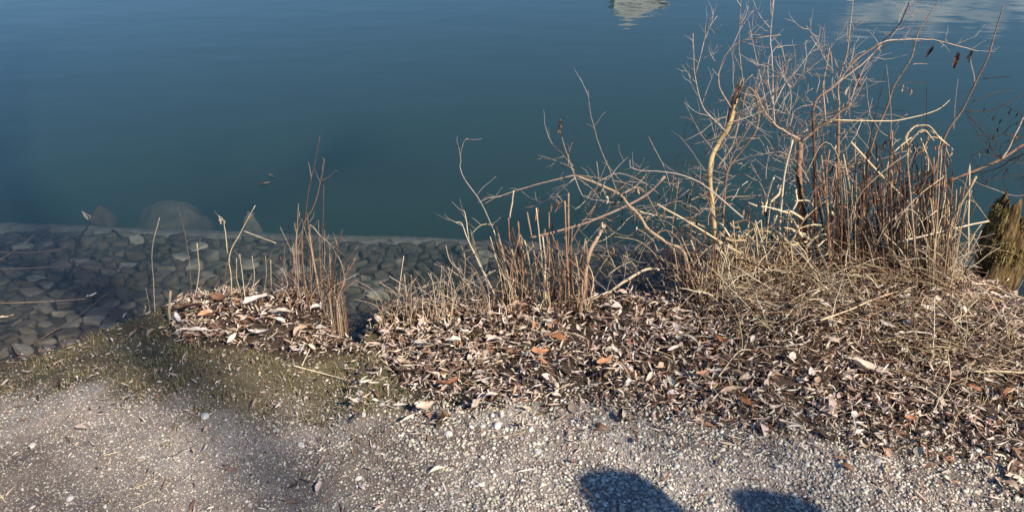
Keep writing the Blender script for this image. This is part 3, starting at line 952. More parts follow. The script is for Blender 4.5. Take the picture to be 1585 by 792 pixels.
# loose fine growth filling the thicket
def thicket(parent, Y, n, x0, x1, y0, y1, mats, seed, lmin=.06, lmax=.24):
    q = np.random.default_rng(seed)
    for _ in range(n):
        p = at(q.uniform(x0, x1), q.uniform(y0, y1), Y + q.uniform(-.12, .14))
        v = q.normal(0, 1, 3) * np.array([.8, .5, .7]) + np.array([0, 0, .45])
        v /= np.linalg.norm(v)
        L = q.uniform(lmin, lmax)
        Q = [p - v * L * .5]
        for j in range(5):
            v = v + q.normal(0, .22, 3)
            v /= np.linalg.norm(v)
            Q.append(Q[-1] + v * L / 5)
        r = q.uniform(.0008, .0019)
        tube('twig', np.array(Q), np.linspace(r, r * .5, 6), M[mats[q.integers(len(mats))]], parent, 4, .3)
thicket(Ee, 2.75, 170, 900, 1110, 270, 440, ['grey', 'tan', 'dark', 'straw', 'red'], 61)
thicket(G1, 2.95, 90, 1080, 1230, 180, 400, ['grey', 'grey', 'tan', 'dark', 'straw'], 62)
thicket(G2, 3.0, 170, 1200, 1400, 170, 400, ['grey', 'tan', 'red', 'dark', 'straw', 'rose'], 63)
thicket(G2, 3.0, 60, 1130, 1330, 80, 210, ['grey', 'grey', 'rose'], 64, .05, .16)

# ---- slim saplings at the right
G3, Y = plant('sapling', 'slim leaning sapling with few dark side twigs near the right edge', 'sapling', 1440, 440)
for q, d0, d1, mm in (([(1420, 440), (1440, 300), (1465, 214), (1494, 173), (1520, 122), (1535, 89), (1544, 48), (1553, 9)], 4.5, 1.4, 'tan'),
                      ([(1494, 173), (1524, 172), (1555, 160), (1590, 143)], 2.4, 1.2, 'dark'), ([(1505, 157), (1535, 148), (1568, 140)], 1.8, 1, 'dark'),
                      ([(1522, 122), (1545, 121), (1570, 118)], 1.6, .9, 'dark'), ([(1509, 133), (1506, 112), (1502, 92)], 1.6, .9, 'grey'), ([(1476, 200), (1477, 165), (1483, 122)], 1.8, .9, 'grey'),
                      ([(1496, 176), (1520, 200), (1545, 222)], 2, 1, 'dark')):
    stem(G3, q, Y + .03, Y + U(0, .2), d0, d1, M[mm], 'stem', q[0][1] > 390)
G4, Y = plant('sapling', 'slim forked sapling whose tip reaches the top of the picture, right of the red shrub', 'sapling', 1340, 440)
for q, d0, d1, mm in (([(1330, 440), (1338, 300), (1354, 218), (1376, 162), (1387, 133), (1413, 89), (1424, 48), (1440, 22), (1457, -4)], 4.5, 1.3, 'tan'),
                      ([(1413, 100), (1425, 98), (1436, 99)], 1.5, 1, 'grey'), ([(1290, 186), (1354, 187), (1399, 185), (1450, 170), (1470, 155)], 2.6, 1.2, 'straw'),
                      ([(1340, 280), (1350, 200), (1362, 150), (1370, 110)], 2, 1, 'dark'), ([(1387, 133), (1405, 129), (1433, 129)], 1.6, 1, 'dark'), ([(1434, 210), (1433, 170), (1434, 134)], 1.8, 1, 'dark'),
                      ([(1378, 230), (1378, 170), (1372, 100)], 1.8, .9, 'grey'), ([(1360, 200), (1345, 170), (1341, 125)], 1.6, .8, 'grey')):
    _, S = stem(G4, q, Y, Y + U(0, .15), d0, d1, M[mm], 'stem', q[0][1] > 390)
for k in range(3):
    hang_leaf(G4, at(1398 + 6 * k, 132 + 3 * k, Y + .08), .025, M['leaf_tan'], 300 + k)

# ---- dark bramble reaching in from the right
G5 = empty('bramble', (1.95, 3.05, -.12))
tag(G5, 'dark red brown bramble cane reaching in from the right edge', 'bramble')
for q, d0, d1, mm in (([(1720, 300), (1640, 205), (1585, 224), (1551, 245), (1503, 265), (1459, 283), (1402, 301), (1345, 311)], 5.5, 2.4, 'red'),
                      ([(1600, 150), (1585, 180), (1570, 212), (1560, 233), (1551, 245)], 2.4, 3.4, 'rose'), ([(1640, 240), (1585, 240), (1540, 262), (1500, 270)], 3, 1.4, 'dark'),
                      ([(1640, 260), (1580, 270), (1520, 280)], 2, 1, 'dark'), ([(1551, 245), (1525, 222), (1500, 185)], 2, 1, 'dark'), ([(1600, 218), (1570, 210), (1510, 210)], 2, 1, 'dark'),
                      ([(1610, 256), (1560, 250), (1520, 236)], 2, 1, 'dark'), ([(1600, 300), (1570, 302), (1530, 290), (1500, 278)], 1.8, 1, 'grey')):
    P0 = catmull_stem(q, 3.05, 3.05)
    _, S = stem(G5, q, 3.05, 3.0 + U(-.1, .15), d0, d1, M[mm], 'stem', q[0][0] > 1700)
    twigs_on(G5, S, 7, .16, .0012, M['dark'], rr, .2, 1.1, .15, 1)
for k in range(22):
    hang_leaf(G5, at(U(1515, 1590), U(165, 290), 3.05 + U(-.1, .2)), U(.012, .03), M[random.choice(['leaf_dark', 'leaf_brown', 'leaf_dark'])], 330 + k)

# ---- reed clumps: upright and bent straw stalks
def reed_clump(label, x0, x1, pyb, n, hmin, hmax, seed, mats):
    q = np.random.default_rng(seed)
    o, Y = plant('reed_clump', label, 'reeds', (x0 + x1) / 2, pyb, 'dead reed clumps on the right bank')
    for _ in range(n):
        x = q.uniform(x0, x1)
        h = q.uniform(hmin, hmax)
        lean = q.normal(0, 26)
        h *= q.uniform(.6, 1.05)
        Y0 = Y + q.uniform(-.14, .10)
        pb = pyb + q.uniform(-6, 10)
        mm = M[mats[q.integers(len(mats))]]
        kind = q.random()
        if kind < .74:
            stem(o, [(x, pb), (x + lean * .4, pb - h * .5), (x + lean, pb - h)], Y0, Y0 + q.uniform(-.08, .08), q.uniform(1.4, 3.1), q.uniform(1.0, 2.2), mm, 'stalk', True, .35)
        elif kind < .88:          # snapped stalk, top folded over
            s = q.choice([-1, 1])
            stem(o, [(x, pb), (x + lean * .5, pb - h * .85), (x + lean * .5 + s * 4, pb - h * .93), (x + lean * .5 + s * h * .3, pb - h * .7), (x + lean * .5 + s * h * .42, pb - h * .45)],
                 Y0, Y0 + q.uniform(-.1, .05), q.uniform(1.6, 3.0), 1.2, mm, 'stalk', True, .3)
        else:                     # arched dead blade
            s = q.choice([-1, 1])
            w = q.uniform(20, 70)
            stem(o, [(x, pb), (x + s * w * .15, pb - h * .7), (x + s * w * .55, pb - h * .95), (x + s * w, pb - h * .7)], Y0, Y0 + q.uniform(-.15, .05), q.uniform(1.2, 2.4), .9, mm, 'stalk', True)
    for _ in range(n // 2):       # withered leaves and side shoots clinging to the stalks
        hang_leaf(o, at(q.uniform(x0, x1), pyb - q.uniform(.2, .9) * hmax, Y + q.uniform(-.12, .08)), q.uniform(.015, .04), M[['leaf_tan', 'leaf_brown', 'leaf_brown', 'leaf_dark'][q.integers(4)]], 1000 * seed + _)
    return o, Y
def bent_bits(parent, Y, n, x0, x1, y0, y1, seed):
    q = np.random.default_rng(seed)
    for _ in range(n):            # thick pale snapped reed ends sticking out at all angles
        x, y = q.uniform(x0, x1), q.uniform(y0, y1)
        a, l = q.uniform(-.5, 3.6), q.uniform(14, 48)
        k = q.uniform(-.9, .9)
        stem(parent, [(x, y), (x + l * .6 * math.cos(a), y - l * .6 * math.sin(a)), (x + l * .6 * math.cos(a) + l * .4 * math.cos(a + k), y - l * .6 * math.sin(a) - l * .4 * math.sin(a + k))],
             Y + q.uniform(-.12, .05), Y + q.uniform(-.15, .05), q.uniform(2.4, 4.8), q.uniform(2.0, 4.0), M['straw'], 'stalk', False, .35)
r1, Y1_ = reed_clump('crooked pale broken reeds between the snapped stem and red shrub', 1125, 1240, 440, 90, 40, 130, 1, ['straw', 'straw', 'tan'])
bent_bits(r1, Y1_, 46, 1115, 1300, 310, 412, 91)
reed_clump('tall tan reeds behind the bent blades, just right of red shrub', 1282, 1390, 436, 92, 110, 255, 2, ['straw', 'tan', 'tan', 'red', 'dark', 'red', 'dark'])
r3, Y3 = reed_clump('dense reeds topped by a curled pale blade tuft', 1366, 1475, 436, 90, 100, 255, 3, ['straw', 'tan', 'tan', 'red', 'dark', 'red', 'dark'])
reed_clump('reeds standing in front of the rotten mossy post', 1415, 1480, 450, 54, 60, 230, 4, ['straw', 'tan', 'straw', 'tan', 'dark'])
reed_clump('low brown reed stubble between bramble and snapped stem', 1050, 1125, 456, 75, 30, 120, 5, ['straw', 'tan', 'red', 'dark'])
for q_ in ([(1370, 269), (1382, 237), (1418, 208), (1442, 204), (1467, 224)], [(1410, 236), (1402, 212), (1420, 196), (1436, 208), (1430, 232)], [(1398, 230), (1412, 200), (1440, 196), (1456, 214), (1470, 226)],
           [(1425, 240), (1440, 214), (1462, 222), (1472, 250)], [(1404, 250), (1408, 222), (1428, 200), (1446, 218)], [(1432, 300), (1436, 250), (1425, 214)]):
    stem(r3, q_, Y3, Y3 + U(-.05, .05), 3.2, 1.8, M['straw'], 'blade')
def big_stalk(parent, q, Y, d0, d1, mm='straw'):
    stem(parent, q, Y, Y + U(-.03, .05), d0, d1, M[mm], 'stalk')
big_stalk(r3, [(1317, 220), (1374, 281), (1426, 330), (1455, 358)], Y3 - .06, 3.8, 3.0)
big_stalk(r3, [(1469, 436), (1469, 366), (1479, 333), (1511, 273)], Y3 - .1, 4.6, 4.2)
big_stalk(r3, [(1390, 374), (1426, 366), (1480, 354), (1531, 342)], Y3 - .12, 3.4, 3.0)
big_stalk(r3, [(1499, 400), (1499, 330), (1501, 257)], Y3 - .06, 2.6, 2.2)

def loose_stick(label, q, d0, d1, mm, lift=0.0, z=None, name='stick', group='sticks lying on the bank', dz=0.0):
    """a stick lying on the ground or the water"""
    P = []
    for px, py in q:
        p = ground_pt(px, py) if z is None else on_z(px, py, z)
        p[2] += lift + (dz if z is None else 0)
        P.append(p)
    P = np.array(P)
    S = spline(P, sub=5)
    k = depth(P[0]) / FPX * .5
    o = empty(name, tuple(P[0]))
    tag(o, label, 'stick' if name == 'stick' else 'straw', group)
    t = np.linspace(0, 1, len(S))
    tube('shaft', S, (d0 + (d1 - d0) * t) * k * .72, M[mm], o, 6, .45)
    return o
# thick pale bent reeds lying across the tangle
for lab, q, d0, d1, lift in (
        ('thick pale broken reed lying across in front of red shrub', [(1190, 374), (1210, 368), (1252, 358), (1300, 356)], 5, 6.5, .17),
        ('thick pale reed lying below the snapped yellow stem', [(1108, 416), (1150, 420), (1195, 425)], 6, 4.5, .10),
        ('long pale straw lying across the mat below broken reeds', [(1125, 476), (1160, 480), (1200, 490)], 4, 3, .09),
        ('bundle straw slanting up across the middle of mat', [(1262, 530), (1310, 512), (1345, 496), (1400, 478)], 4, 2.5, .09),
        ('arched straw in front of the bundle straw', [(1208, 524), (1230, 500), (1260, 492), (1310, 496)], 3, 2, .08),
        ('pale straw curling out over water at right edge', [(1490, 474), (1520, 478), (1550, 492), (1590, 504)], 4.5, 3.5, .10),
        ('straight pale twin stick low at right edge, above gravel', [(1500, 594), (1545, 594), (1600, 598)], 4, 3.6, .05),
        ('thick curved twig in litter ending at the gravel', [(1110, 598), (1140, 560), (1160, 556)], 3, 2.5, .04)):
    loose_stick(lab, q, d0, d1, 'straw', lift)
for lab, q, d0, d1, mm in (
        ('pale thin stick lying on turf below the leafy point', [(455, 570), (500, 582), (542, 593)], 3, 2.2, 'straw'),
        ('straight pale stick leaning on the leaf pile of the point', [(468, 570), (484, 535), (500, 498)], 3.2, 2, 'straw'),
        ('slim stick at the notch beside the dark water', [(520, 540), (545, 527), (566, 511)], 3.2, 2, 'grey'),
        ('hooked grey twig lying in litter above the pale gravel', [(955, 598), (934, 612), (934, 626), (955, 634), (985, 637)], 3, 2.2, 'grey'),
        ('long thin straw lying on litter left of the hooked twig', [(843, 618), (865, 606), (890, 597)], 2.6, 1.8, 'straw'),
        ('pale stick lying across orange leaves in mid litter', [(756, 570), (800, 552), (850, 538), (870, 520)], 3.4, 2, 'straw'),
        ('grey pale bark stick in litter below the cut clump', [(895, 488), (930, 498), (960, 512), (985, 520)], 5, 4, 'grey'),
        ('thin straw on bare gravel near the bottom edge', [(208, 760), (228, 752), (246, 741)], 2, 1.4, 'straw'),
        ('thin straw lying lowest on the gravel at bottom', [(206, 792), (225, 784), (242, 776)], 2, 1.4, 'straw'),
        ('short straw on the grey gravel, upper of the three there', [(162, 709), (176, 706), (188, 703)], 2, 1.4, 'straw'),
        ('pale twig lying on gravel below the orange leaf', [(752, 682), (790, 678), (812, 672)], 2.2, 1.6, 'straw')):
    loose_stick(lab, q, d0, d1, mm, .012)
for lab, q, d0, d1, mm, z in (
        ('long thin sunken stick slanting up from the turf edge', [(25, 545), (75, 517), (130, 482), (175, 446)], 2.2, 1.4, 'tan', WZ - .04),
        ('pale straw slanting at the left edge above two level straws', [(-5, 405), (28, 384), (56, 361)], 2.2, 1.5, 'tan', WZ - .05),
        ('upper of two long level straws floating at the left edge', [(-5, 390), (40, 391), (80, 388), (105, 381)], 2, 1.4, 'tan', WZ - .006),
        ('lower of two long level straws floating at the left edge', [(-5, 416), (40, 415), (80, 413), (110, 409)], 2.0, 1.6, 'tan', WZ - .004),
        ('faint level straw floating near the white floating leaf', [(-5, 469), (60, 467), (135, 462)], 1.6, 1.1, 'tan', WZ - .03),
        ('short forked twig standing at the water edge, far left', [(18, 530), (26, 545), (40, 556)], 2.2, 1.6, 'grey', WZ + .01),
        ('straw lying on water just behind the forked dry plant', [(376, 357), (400, 366), (427, 376)], 2.2, 1.8, 'straw', WZ + .004)):
    loose_stick(lab, q, d0, d1, mm, 0, z, 'straw', 'straws in the shallow water')
# sunken branch lying across the kerb
sb = empty('sunken_branch', tuple(on_z(137, 345, -.34)))
tag(sb, 'dark sunken branch with pale tip lying over the kerb', 'branch')
P0 = np.array([on_z(x, y, z) for x, y, z in ((137, 340, -.31), (134, 352, -.33), (120, 372, -.33), (117, 395, -.315), (112, 415, -.30), (95, 435, -.28), (70, 455, -.26))])
tube('shaft', spline(P0, sub=5), np.linspace(.004, .009, 31), M['dark'], sb, 6, .3)
for k in range(3):
    tube('twig', np.array([P0[0], P0[0] + (U(-.02, .02), .0, .02), P0[0] + (U(-.04, .03), .01, .045)]), [.004, .003, .002], M['leaf_tan'], sb, 4)

# ------------------------------------------------------------------ scatter helpers
def scatter_xy(n, x0=-2.5, x1=2.6, y0=1.35, y1=3.4, seed=1):
    q = np.random.default_rng(seed)
    x, y = q.uniform(x0, x1, n), q.uniform(y0, y1, n)
    z = ground_z(x, y)
    px, py = proj(x, y, z)
    ok = (shore(x) - y > 0.0) & (px > -60) & (px < W + 60) & (py < H + 40)
    return x[ok], y[ok], z[ok], px[ok], py[ok], q

def by_post(px, py):
    return (px > 1478) & (py < 455 + (px - 1478) * .75)

def rot_batch(yaw, pitch, roll):
    cy_, sy_ = np.cos(yaw), np.sin(yaw)
    cp_, sp_ = np.cos(pitch), np.sin(pitch)
    cr_, sr_ = np.cos(roll), np.sin(roll)
    o, z = np.ones_like(yaw), np.zeros_like(yaw)
    Rz = np.stack([np.stack([cy_, -sy_, z], -1), np.stack([sy_, cy_, z], -1), np.stack([z, z, o], -1)], 1)
    Ry = np.stack([np.stack([cp_, z, sp_], -1), np.stack([z, o, z], -1), np.stack([-sp_, z, cp_], -1)], 1)
    Rx = np.stack([np.stack([o, z, z], -1), np.stack([z, cr_, -sr_], -1), np.stack([z, sr_, cr_], -1)], 1)
    return Rz @ Ry @ Rx

def batch_mesh(base_v, tris, Rm, pos, colr, name, m, smooth_=False):
    """base_v (n,k,3) already sized; one rotation, place and colour for each piece"""
    n, k, _ = base_v.shape
    Vv = np.einsum('nij,nkj->nki', Rm, base_v) + pos[:, None, :]
    T = (tris[None] + (np.arange(n) * k)[:, None, None]).reshape(-1, 3)
    Cc_ = np.repeat(colr, k, axis=0)
    return link(name, fast_mesh(name, Vv.reshape(-1, 3), T, Cc_, smooth_), m)

def pick(q, n, palette, weights, var=0.25):
    pal = np.array(palette)
    i = q.choice(len(pal), n, p=np.array(weights) / sum(weights))
    return pal[i] * q.uniform(1 - var, 1 + var, (n, 1)) * q.uniform(.94, 1.06, (n, 3))

# ---- gravel
def pebble_shapes(k, seed):
    q = np.random.default_rng(seed)
    ph = (1 + 5 ** .5) / 2
    v = np.array([(-1, ph, 0), (1, ph, 0), (-1, -ph, 0), (1, -ph, 0), (0, -1, ph), (0, 1, ph), (0, -1, -ph), (0, 1, -ph), (ph, 0, -1), (ph, 0, 1), (-ph, 0, -1), (-ph, 0, 1)], float)
    v /= np.linalg.norm(v[0])
    t = np.array([(0, 11, 5), (0, 5, 1), (0, 1, 7), (0, 7, 10), (0, 10, 11), (1, 5, 9), (5, 11, 4), (11, 10, 2), (10, 7, 6), (7, 1, 8), (3, 9, 4), (3, 4, 2), (3, 2, 6), (3, 6, 8), (3, 8, 9), (4, 9, 5), (2, 4, 11), (6, 2, 10), (8, 6, 7), (9, 8, 1)])
    sh = v[None] * q.uniform(.75, 1.25, (k, 12, 1)) + q.normal(0, .08, (k, 12, 3))
    return sh, t
SH, PT = pebble_shapes(40, 2)
PEB = [(0.72, 0.66, 0.54), (0.60, 0.54, 0.44), (0.48, 0.43, 0.36), (0.31, 0.27, 0.23), (0.80, 0.75, 0.65), (0.50, 0.39, 0.29)]
def gravel_amount(px, py, x, y):
    """share of loose pale gravel: thick in the middle and right, thin over the trodden left"""
    lim = np.interp(px, [0, 300, 500, 640, 760, 900, 1000, 1130, 1300, 1460, 1585], [640, 650, 640, 620, 618, 618, 640, 655, 672, 690, 705])
    n = fbm(x * 5 + 2, y * 5 + 7)
    below = smooth(-45, 25, py - lim + (n - .5) * 120)
    side = np.interp(px, [0, 350, 560, 720, 900, 1585], [.15, .18, .36, .9, 1, 1])
    patch = smooth(.33, .58, fbm(x * 3.3 + 20, y * 3.3 + 3))
    return below * side * (.45 + .55 * patch) + .09
x, y, z, px, py, q = scatter_xy(190000, seed=3)
keep = (q.random(len(x)) < gravel_amount(px, py, x, y)) & (py > 520)
x, y, z, px, py = x[keep], y[keep], z[keep], px[keep], py[keep]
n = len(x)
sz = np.clip(q.lognormal(math.log(.0034), .38, n), .0018, .0085) * np.interp(px, [0, 500, 750], [.72, .8, 1.0])
bv = SH[q.integers(40, size=n)] * sz[:, None, None] * np.stack([q.uniform(.9, 1.5, n), q.uniform(.75, 1.0, n), q.uniform(.5, .8, n)], -1)[:, None, :]
Rm = rot_batch(q.uniform(0, 6.28, n), q.normal(0, .35, n), q.normal(0, .35, n))
pos = np.stack([x, y, z + sz * q.uniform(.0, .55, n)], -1)
cl = pick(q, n, PEB, [4, 4, 3, 1.6, 2.2, 1], .18)
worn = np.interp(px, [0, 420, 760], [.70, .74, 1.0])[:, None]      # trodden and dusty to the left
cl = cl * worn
print('gravel', n)
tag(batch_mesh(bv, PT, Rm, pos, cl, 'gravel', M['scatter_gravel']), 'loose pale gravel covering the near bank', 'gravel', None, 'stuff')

# grit: the small stones between, over all bare ground
oc = np.array([(1, 0, 0), (0, 1, 0), (-1, 0, 0), (0, -1, 0), (0, 0, 1), (0, 0, -1)], float)
OT = np.array([(0, 1, 4), (1, 2, 4), (2, 3, 4), (3, 0, 4), (1, 0, 5), (2, 1, 5), (3, 2, 5), (0, 3, 5)])
x, y, z, px, py, q = scatter_xy(175000, seed=4)
keep = (py > 560) & (q.random(len(x)) < smooth(-60, 30, py - np.interp(px, [0, 300, 600, 900, 1130, 1585], [615, 640, 640, 628, 660, 720]) + (fbm(x * 6, y * 6 + 60) - .5) * 120) * .95 + .05)
x, y, z, px, py = x[keep], y[keep], z[keep], px[keep], py[keep]
n = len(x)
sz = np.clip(q.lognormal(math.log(.0026), .32, n), .0013, .0055)
bv = (oc[None] * q.uniform(.6, 1.3, (n, 6, 1)) + q.normal(0, .12, (n, 6, 3))) * sz[:, None, None] * np.array([1.2, .95, .75])
cl = pick(q, n, [(0.50, 0.44, 0.37), (0.40, 0.345, 0.29), (0.60, 0.54, 0.46), (0.22, 0.18, 0.15), (0.30, 0.22, 0.17), (0.62, 0.58, 0.51)], [4, 4, 2.5, 3, 2.5, 1.2], .2)
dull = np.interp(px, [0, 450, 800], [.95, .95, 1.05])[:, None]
print('grit', n)
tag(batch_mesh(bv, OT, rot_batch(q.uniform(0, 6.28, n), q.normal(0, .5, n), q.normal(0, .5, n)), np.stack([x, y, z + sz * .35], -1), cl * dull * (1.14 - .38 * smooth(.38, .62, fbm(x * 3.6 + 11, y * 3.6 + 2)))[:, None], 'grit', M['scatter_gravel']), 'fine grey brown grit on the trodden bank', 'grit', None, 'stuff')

# larger pebbles that stand out
big = [(427, 667, 8, 'white pebble on the gravel below the turf, left of middle'), (109, 772, 8, 'pale pebble near the bottom, left'), (467, 690, 9, 'round pale pebble on brown gravel, middle left'),
       (555, 741, 8, 'white pebble alone on grey gravel near the bottom'), (318, 646, 11, 'flat elongated white pebble at the turf edge'), (556, 609, 8, 'yellowish white pebble in the turf'),
       (591, 626, 9, 'pale pebble in turf left of the orange leaf'), (561, 642, 8, 'cream pebble where turf meets gravel'), (1254, 642, 9, 'cream pebble between litter and gravel, right'),
       (1237, 590, 8, 'rounded white pebble among leaves left of the large tan leaf'), (219, 710, 8, 'small pale pebble on dark trodden gravel'), (50, 690, 8, 'pale pebble at the far left of the gravel'),
       (694, 672, 9, 'cream pebble on pale gravel below the grey leaf'), (770, 660, 10, 'large cream pebble in the pale gravel'), (1360, 716, 10, 'pale pebble on the gravel low at right'), (832, 700, 9, 'pale angular pebble mid gravel')]
for k, (bx_, by_, s, lab) in enumerate(big):
    p = ground_pt(bx_, by_)
    r_ = s * .5 * depth(p) / FPX * 1.25
    o = rock('pebble', (p[0], p[1], p[2] + r_ * .35), (r_ * 1.25, r_, r_ * .7), 50 + k, M['pebble'])
    o.rotation_euler = (0, 0, k * 1.3)
    tag(o, lab, 'pebble', 'larger pebbles on the gravel')

# ---- turf and moss
def blades(name, x, y, z, hgt, wid, lean, cl, q, m, segs=3):
    n = len(x)
    yaw = q.uniform(0, 6.28, n)
    t = np.linspace(0, 1, segs + 1)
    bend = lean[:, None] * t[None] ** 1.6
    cx, cz = hgt[:, None] * np.sin(bend) * t[None], hgt[:, None] * np.cos(bend) * t[None]
    w = wid[:, None] * (1 - t[None]) ** .6 * .5
    bv = np.zeros((n, 2 * (segs + 1), 3))
    bv[:, 0::2] = np.stack([cx, w, cz], -1)
    bv[:, 1::2] = np.stack([cx, -w, cz], -1)
    T = []
    for i in range(segs):
        T += [(2 * i, 2 * i + 1, 2 * i + 3), (2 * i, 2 * i + 3, 2 * i + 2)]
    Z = np.zeros(n)
    return batch_mesh(bv, np.array(T), rot_batch(yaw, Z, Z), np.stack([x, y, z], -1), cl, name, m)
x, y, z, px, py, q = scatter_xy(420000, seed=5)
ta = turf_amount(px, py, x, y)
spots = smooth(.52, .66, fbm(x * 4.5 + 31, y * 4.5 + 2)) * smooth(720, 640, py)
dens = np.maximum(ta * .6 * (.04 + .96 * smooth(.42, .58, .55 * fbm(x * 9 + 1, y * 9) + .45 * fbm(x * 30, y * 30, 2))), spots * .16)
dens = np.where(in_poly(px, py, PROMO) | (in_poly(px, py, LITTER) & (py < 560)), dens * .12, dens)
dens = np.where(in_poly(px, py, LITTER), np.minimum(dens, .03), dens)
dens = dens + .010
keep = q.random(len(x)) < dens
x, y, z, px, py = x[keep], y[keep], z[keep], px[keep], py[keep]
n = len(x)
GR = [(0.19, 0.185, 0.06), (0.31, 0.27, 0.105), (0.44, 0.36, 0.19), (0.085, 0.085, 0.03), (0.50, 0.42, 0.27), (0.22, 0.155, 0.09)]
print('turf', n)
tag(blades('grass', x, y, z - .002, q.uniform(.007, .022, n) * (.6 + 1.3 * smooth(.45, .65, fbm(x * 14, y * 14 + 5))), q.uniform(.0010, .0028, n), q.uniform(.4, 2.0, n), pick(q, n, GR, [3, 4, 4, 2, 3, 2]), q, M['scatter_grass']),
    'short mossy turf with dry blades along the water edge', 'grass', None, 'stuff')

# ---- leaf litter
def leaf_batch(n, L, Wd, q):
    rows = 5
    u = np.linspace(0, 1, rows + 1)
    prof = np.sin(np.pi * (u * .94 + .03)) ** .85
    bv = np.zeros((n, (rows + 1) * 3, 3))
    bend, curl, tw = q.normal(0, .9, n), q.uniform(.1, 1.3, n), q.normal(0, .5, n)
    for i in range(rows + 1):
        for j, v in enumerate((-1, 0, 1)):
            w = Wd * .5 * prof[i]
            yy = v * w * (1 - .35 * curl * .6)
            zz = abs(v) * w * curl + bend * L * .5 * (u[i] - .5) ** 2 * 1.6
            a = tw * (u[i] - .5)
            bv[:, i * 3 + j, 0] = L * (u[i] - .5)
            bv[:, i * 3 + j, 1] = yy * np.cos(a) - zz * np.sin(a)
            bv[:, i * 3 + j, 2] = yy * np.sin(a) + zz * np.cos(a)
    T = []
    for i in range(rows):
        for j in range(2):
            a0 = i * 3 + j
            T += [(a0, a0 + 1, a0 + 4), (a0, a0 + 4, a0 + 3)]
    return bv, np.array(T)
def litter_amount(px, py, x, y):
    n = (fbm(x * 6 + 13, y * 6 + 1) - .5) * 70
    core = (in_poly(px + n, py + n * .7, LITTER) | in_poly(px + n * .4, py + n * .4, PROMO)).astype(float)
    fade = np.interp(px, [560, 800, 1000, 1300, 1585], [655, 668, 690, 745, 800])
    f2 = smooth(40, -60, py - fade) * (px > 540) * .5
    return np.maximum(core * smooth(760, 640, py) * (.30 + .70 * smooth(.33, .5, fbm(x * 6, y * 6 + 40))), f2 * .45) + .022
LEAF = [(0.66, 0.51, 0.395), (0.51, 0.36, 0.265), (0.74, 0.61, 0.49), (0.26, 0.155, 0.10), (0.14, 0.08, 0.052), (0.36, 0.18, 0.10), (0.065, 0.042, 0.03), (0.76, 0.67, 0.56)]
x, y, z, px, py, q = scatter_xy(62000, seed=9)
keep = q.random(len(x)) < litter_amount(px, py, x, y)
x, y, z, px, py = x[keep], y[keep], z[keep], px[keep], py[keep]
n = len(x)
print('litter', n)
L = q.uniform(.014, .050, n)
Wd = np.where(q.random(n) < .10, L * q.uniform(.4, .65, n), q.uniform(.004, .0095, n))
bv, T = leaf_batch(n, L, Wd, q)
lay = q.random(n)
pos = np.stack([x, y, z + .004 + lay * .034 * (1 - .6 * smooth(640, 700, py))], -1)
cl = pick(q, n, LEAF, [5, 4, 4, 3.2, 2.6, 1.8, 1.6, 1.8], .22)
tag(batch_mesh(bv, T, rot_batch(q.uniform(0, 6.28, n), q.normal(0, .26, n), q.normal(0, .40, n)), pos, cl, 'leaf_litter', M['scatter_leaf'], True),
    'deep litter of dead leaves under the shrubs', 'leaf litter', None, 'stuff')

# crumbs: broken bits of leaf and stalk between the leaves and out on the gravel
x, y, z, px, py, q = scatter_xy(60000, seed=12)
keep = q.random(len(x)) < np.clip(litter_amount(px, py, x, y) * .55, .035 + .20 * turf_amount(px, py, x, y), 1)
x, y, z, px, py = x[keep], y[keep], z[keep], px[keep], py[keep]
n = len(x)
L = q.uniform(.006, .02, n)
bv, T = leaf_batch(n, L, L * q.uniform(.15, .5, n), q)
pos = np.stack([x, y, z + .004 + q.uniform(0, .02, n)], -1)
tag(batch_mesh(bv[:, :9] if False else bv, T, rot_batch(q.uniform(0, 6.28, n), q.normal(0, .4, n), q.normal(0, .6, n)), pos, pick(q, n, LEAF, [4, 4, 3, 4, 3, 2, 2, 1], .25), 'leaf_crumbs', M['scatter_leaf'], True),
    'small crumbs of leaf and stalk scattered over bank and gravel', 'leaf crumbs', None, 'stuff')

# ---- dead grass and straw tangle
def straw_batch(n, P, rad, q):
    """P (n,k,3) centre lines -> three sided blades"""
    k = P.shape[1]
    T_ = np.gradient(P, axis=1)
    T_ /= np.linalg.norm(T_, axis=2, keepdims=True) + 1e-9
    ref = q.normal(0, 1, (n, 1, 3))
    A_ = np.cross(T_, ref)
    A_ /= np.linalg.norm(A_, axis=2, keepdims=True) + 1e-9
    B_ = np.cross(T_, A_)
    tp = np.linspace(1, .45, k)[None, :, None]
    V = []
    for a in (0, 2.094, 4.189):
        V.append(P + rad[:, None, None] * tp * (A_ * math.cos(a) + B_ * .6 * math.sin(a)))
    V = np.stack(V, 2).reshape(n, k * 3, 3)
    T = []
    for i in range(k - 1):
        for s in range(3):
            a0, b0 = i * 3 + s, i * 3 + (s + 1) % 3
            T += [(a0, b0, b0 + 3), (a0, b0 + 3, a0 + 3)]
    return V, np.array(T)
def straw_amount(px, py, x, y):
    n = (fbm(x * 5 + 50, y * 5 + 1) - .5) * 70
    mt = in_poly(px + n, py + n * .6, MAT).astype(float)
    edge = smooth(.30, .0, shore(x) - y) * smooth(560, 620, px) * .30
    pr = in_poly(px + n * .3, py + n * .3, PROMO) * .16
    li = in_poly(px + n, py + n * .5, LITTER) * .10
    return np.maximum.reduce([mt, edge, pr, li]) + .002
x, y, z, px, py, q = scatter_xy(24000, seed=15)
keep = (q.random(len(x)) < straw_amount(px, py, x, y) * .46) & ~by_post(px, py)
x, y, z, px, py = x[keep], y[keep], z[keep], px[keep], py[keep]
n = len(x)
print('straw', n)
ln = q.uniform(.04, .20, n) * np.where(in_poly(px, py, MAT), 1.15, .75)
yaw = q.uniform(0, 6.28, n)
el = np.abs(q.normal(.25, .5, n))
k = 6
P = np.zeros((n, k, 3))
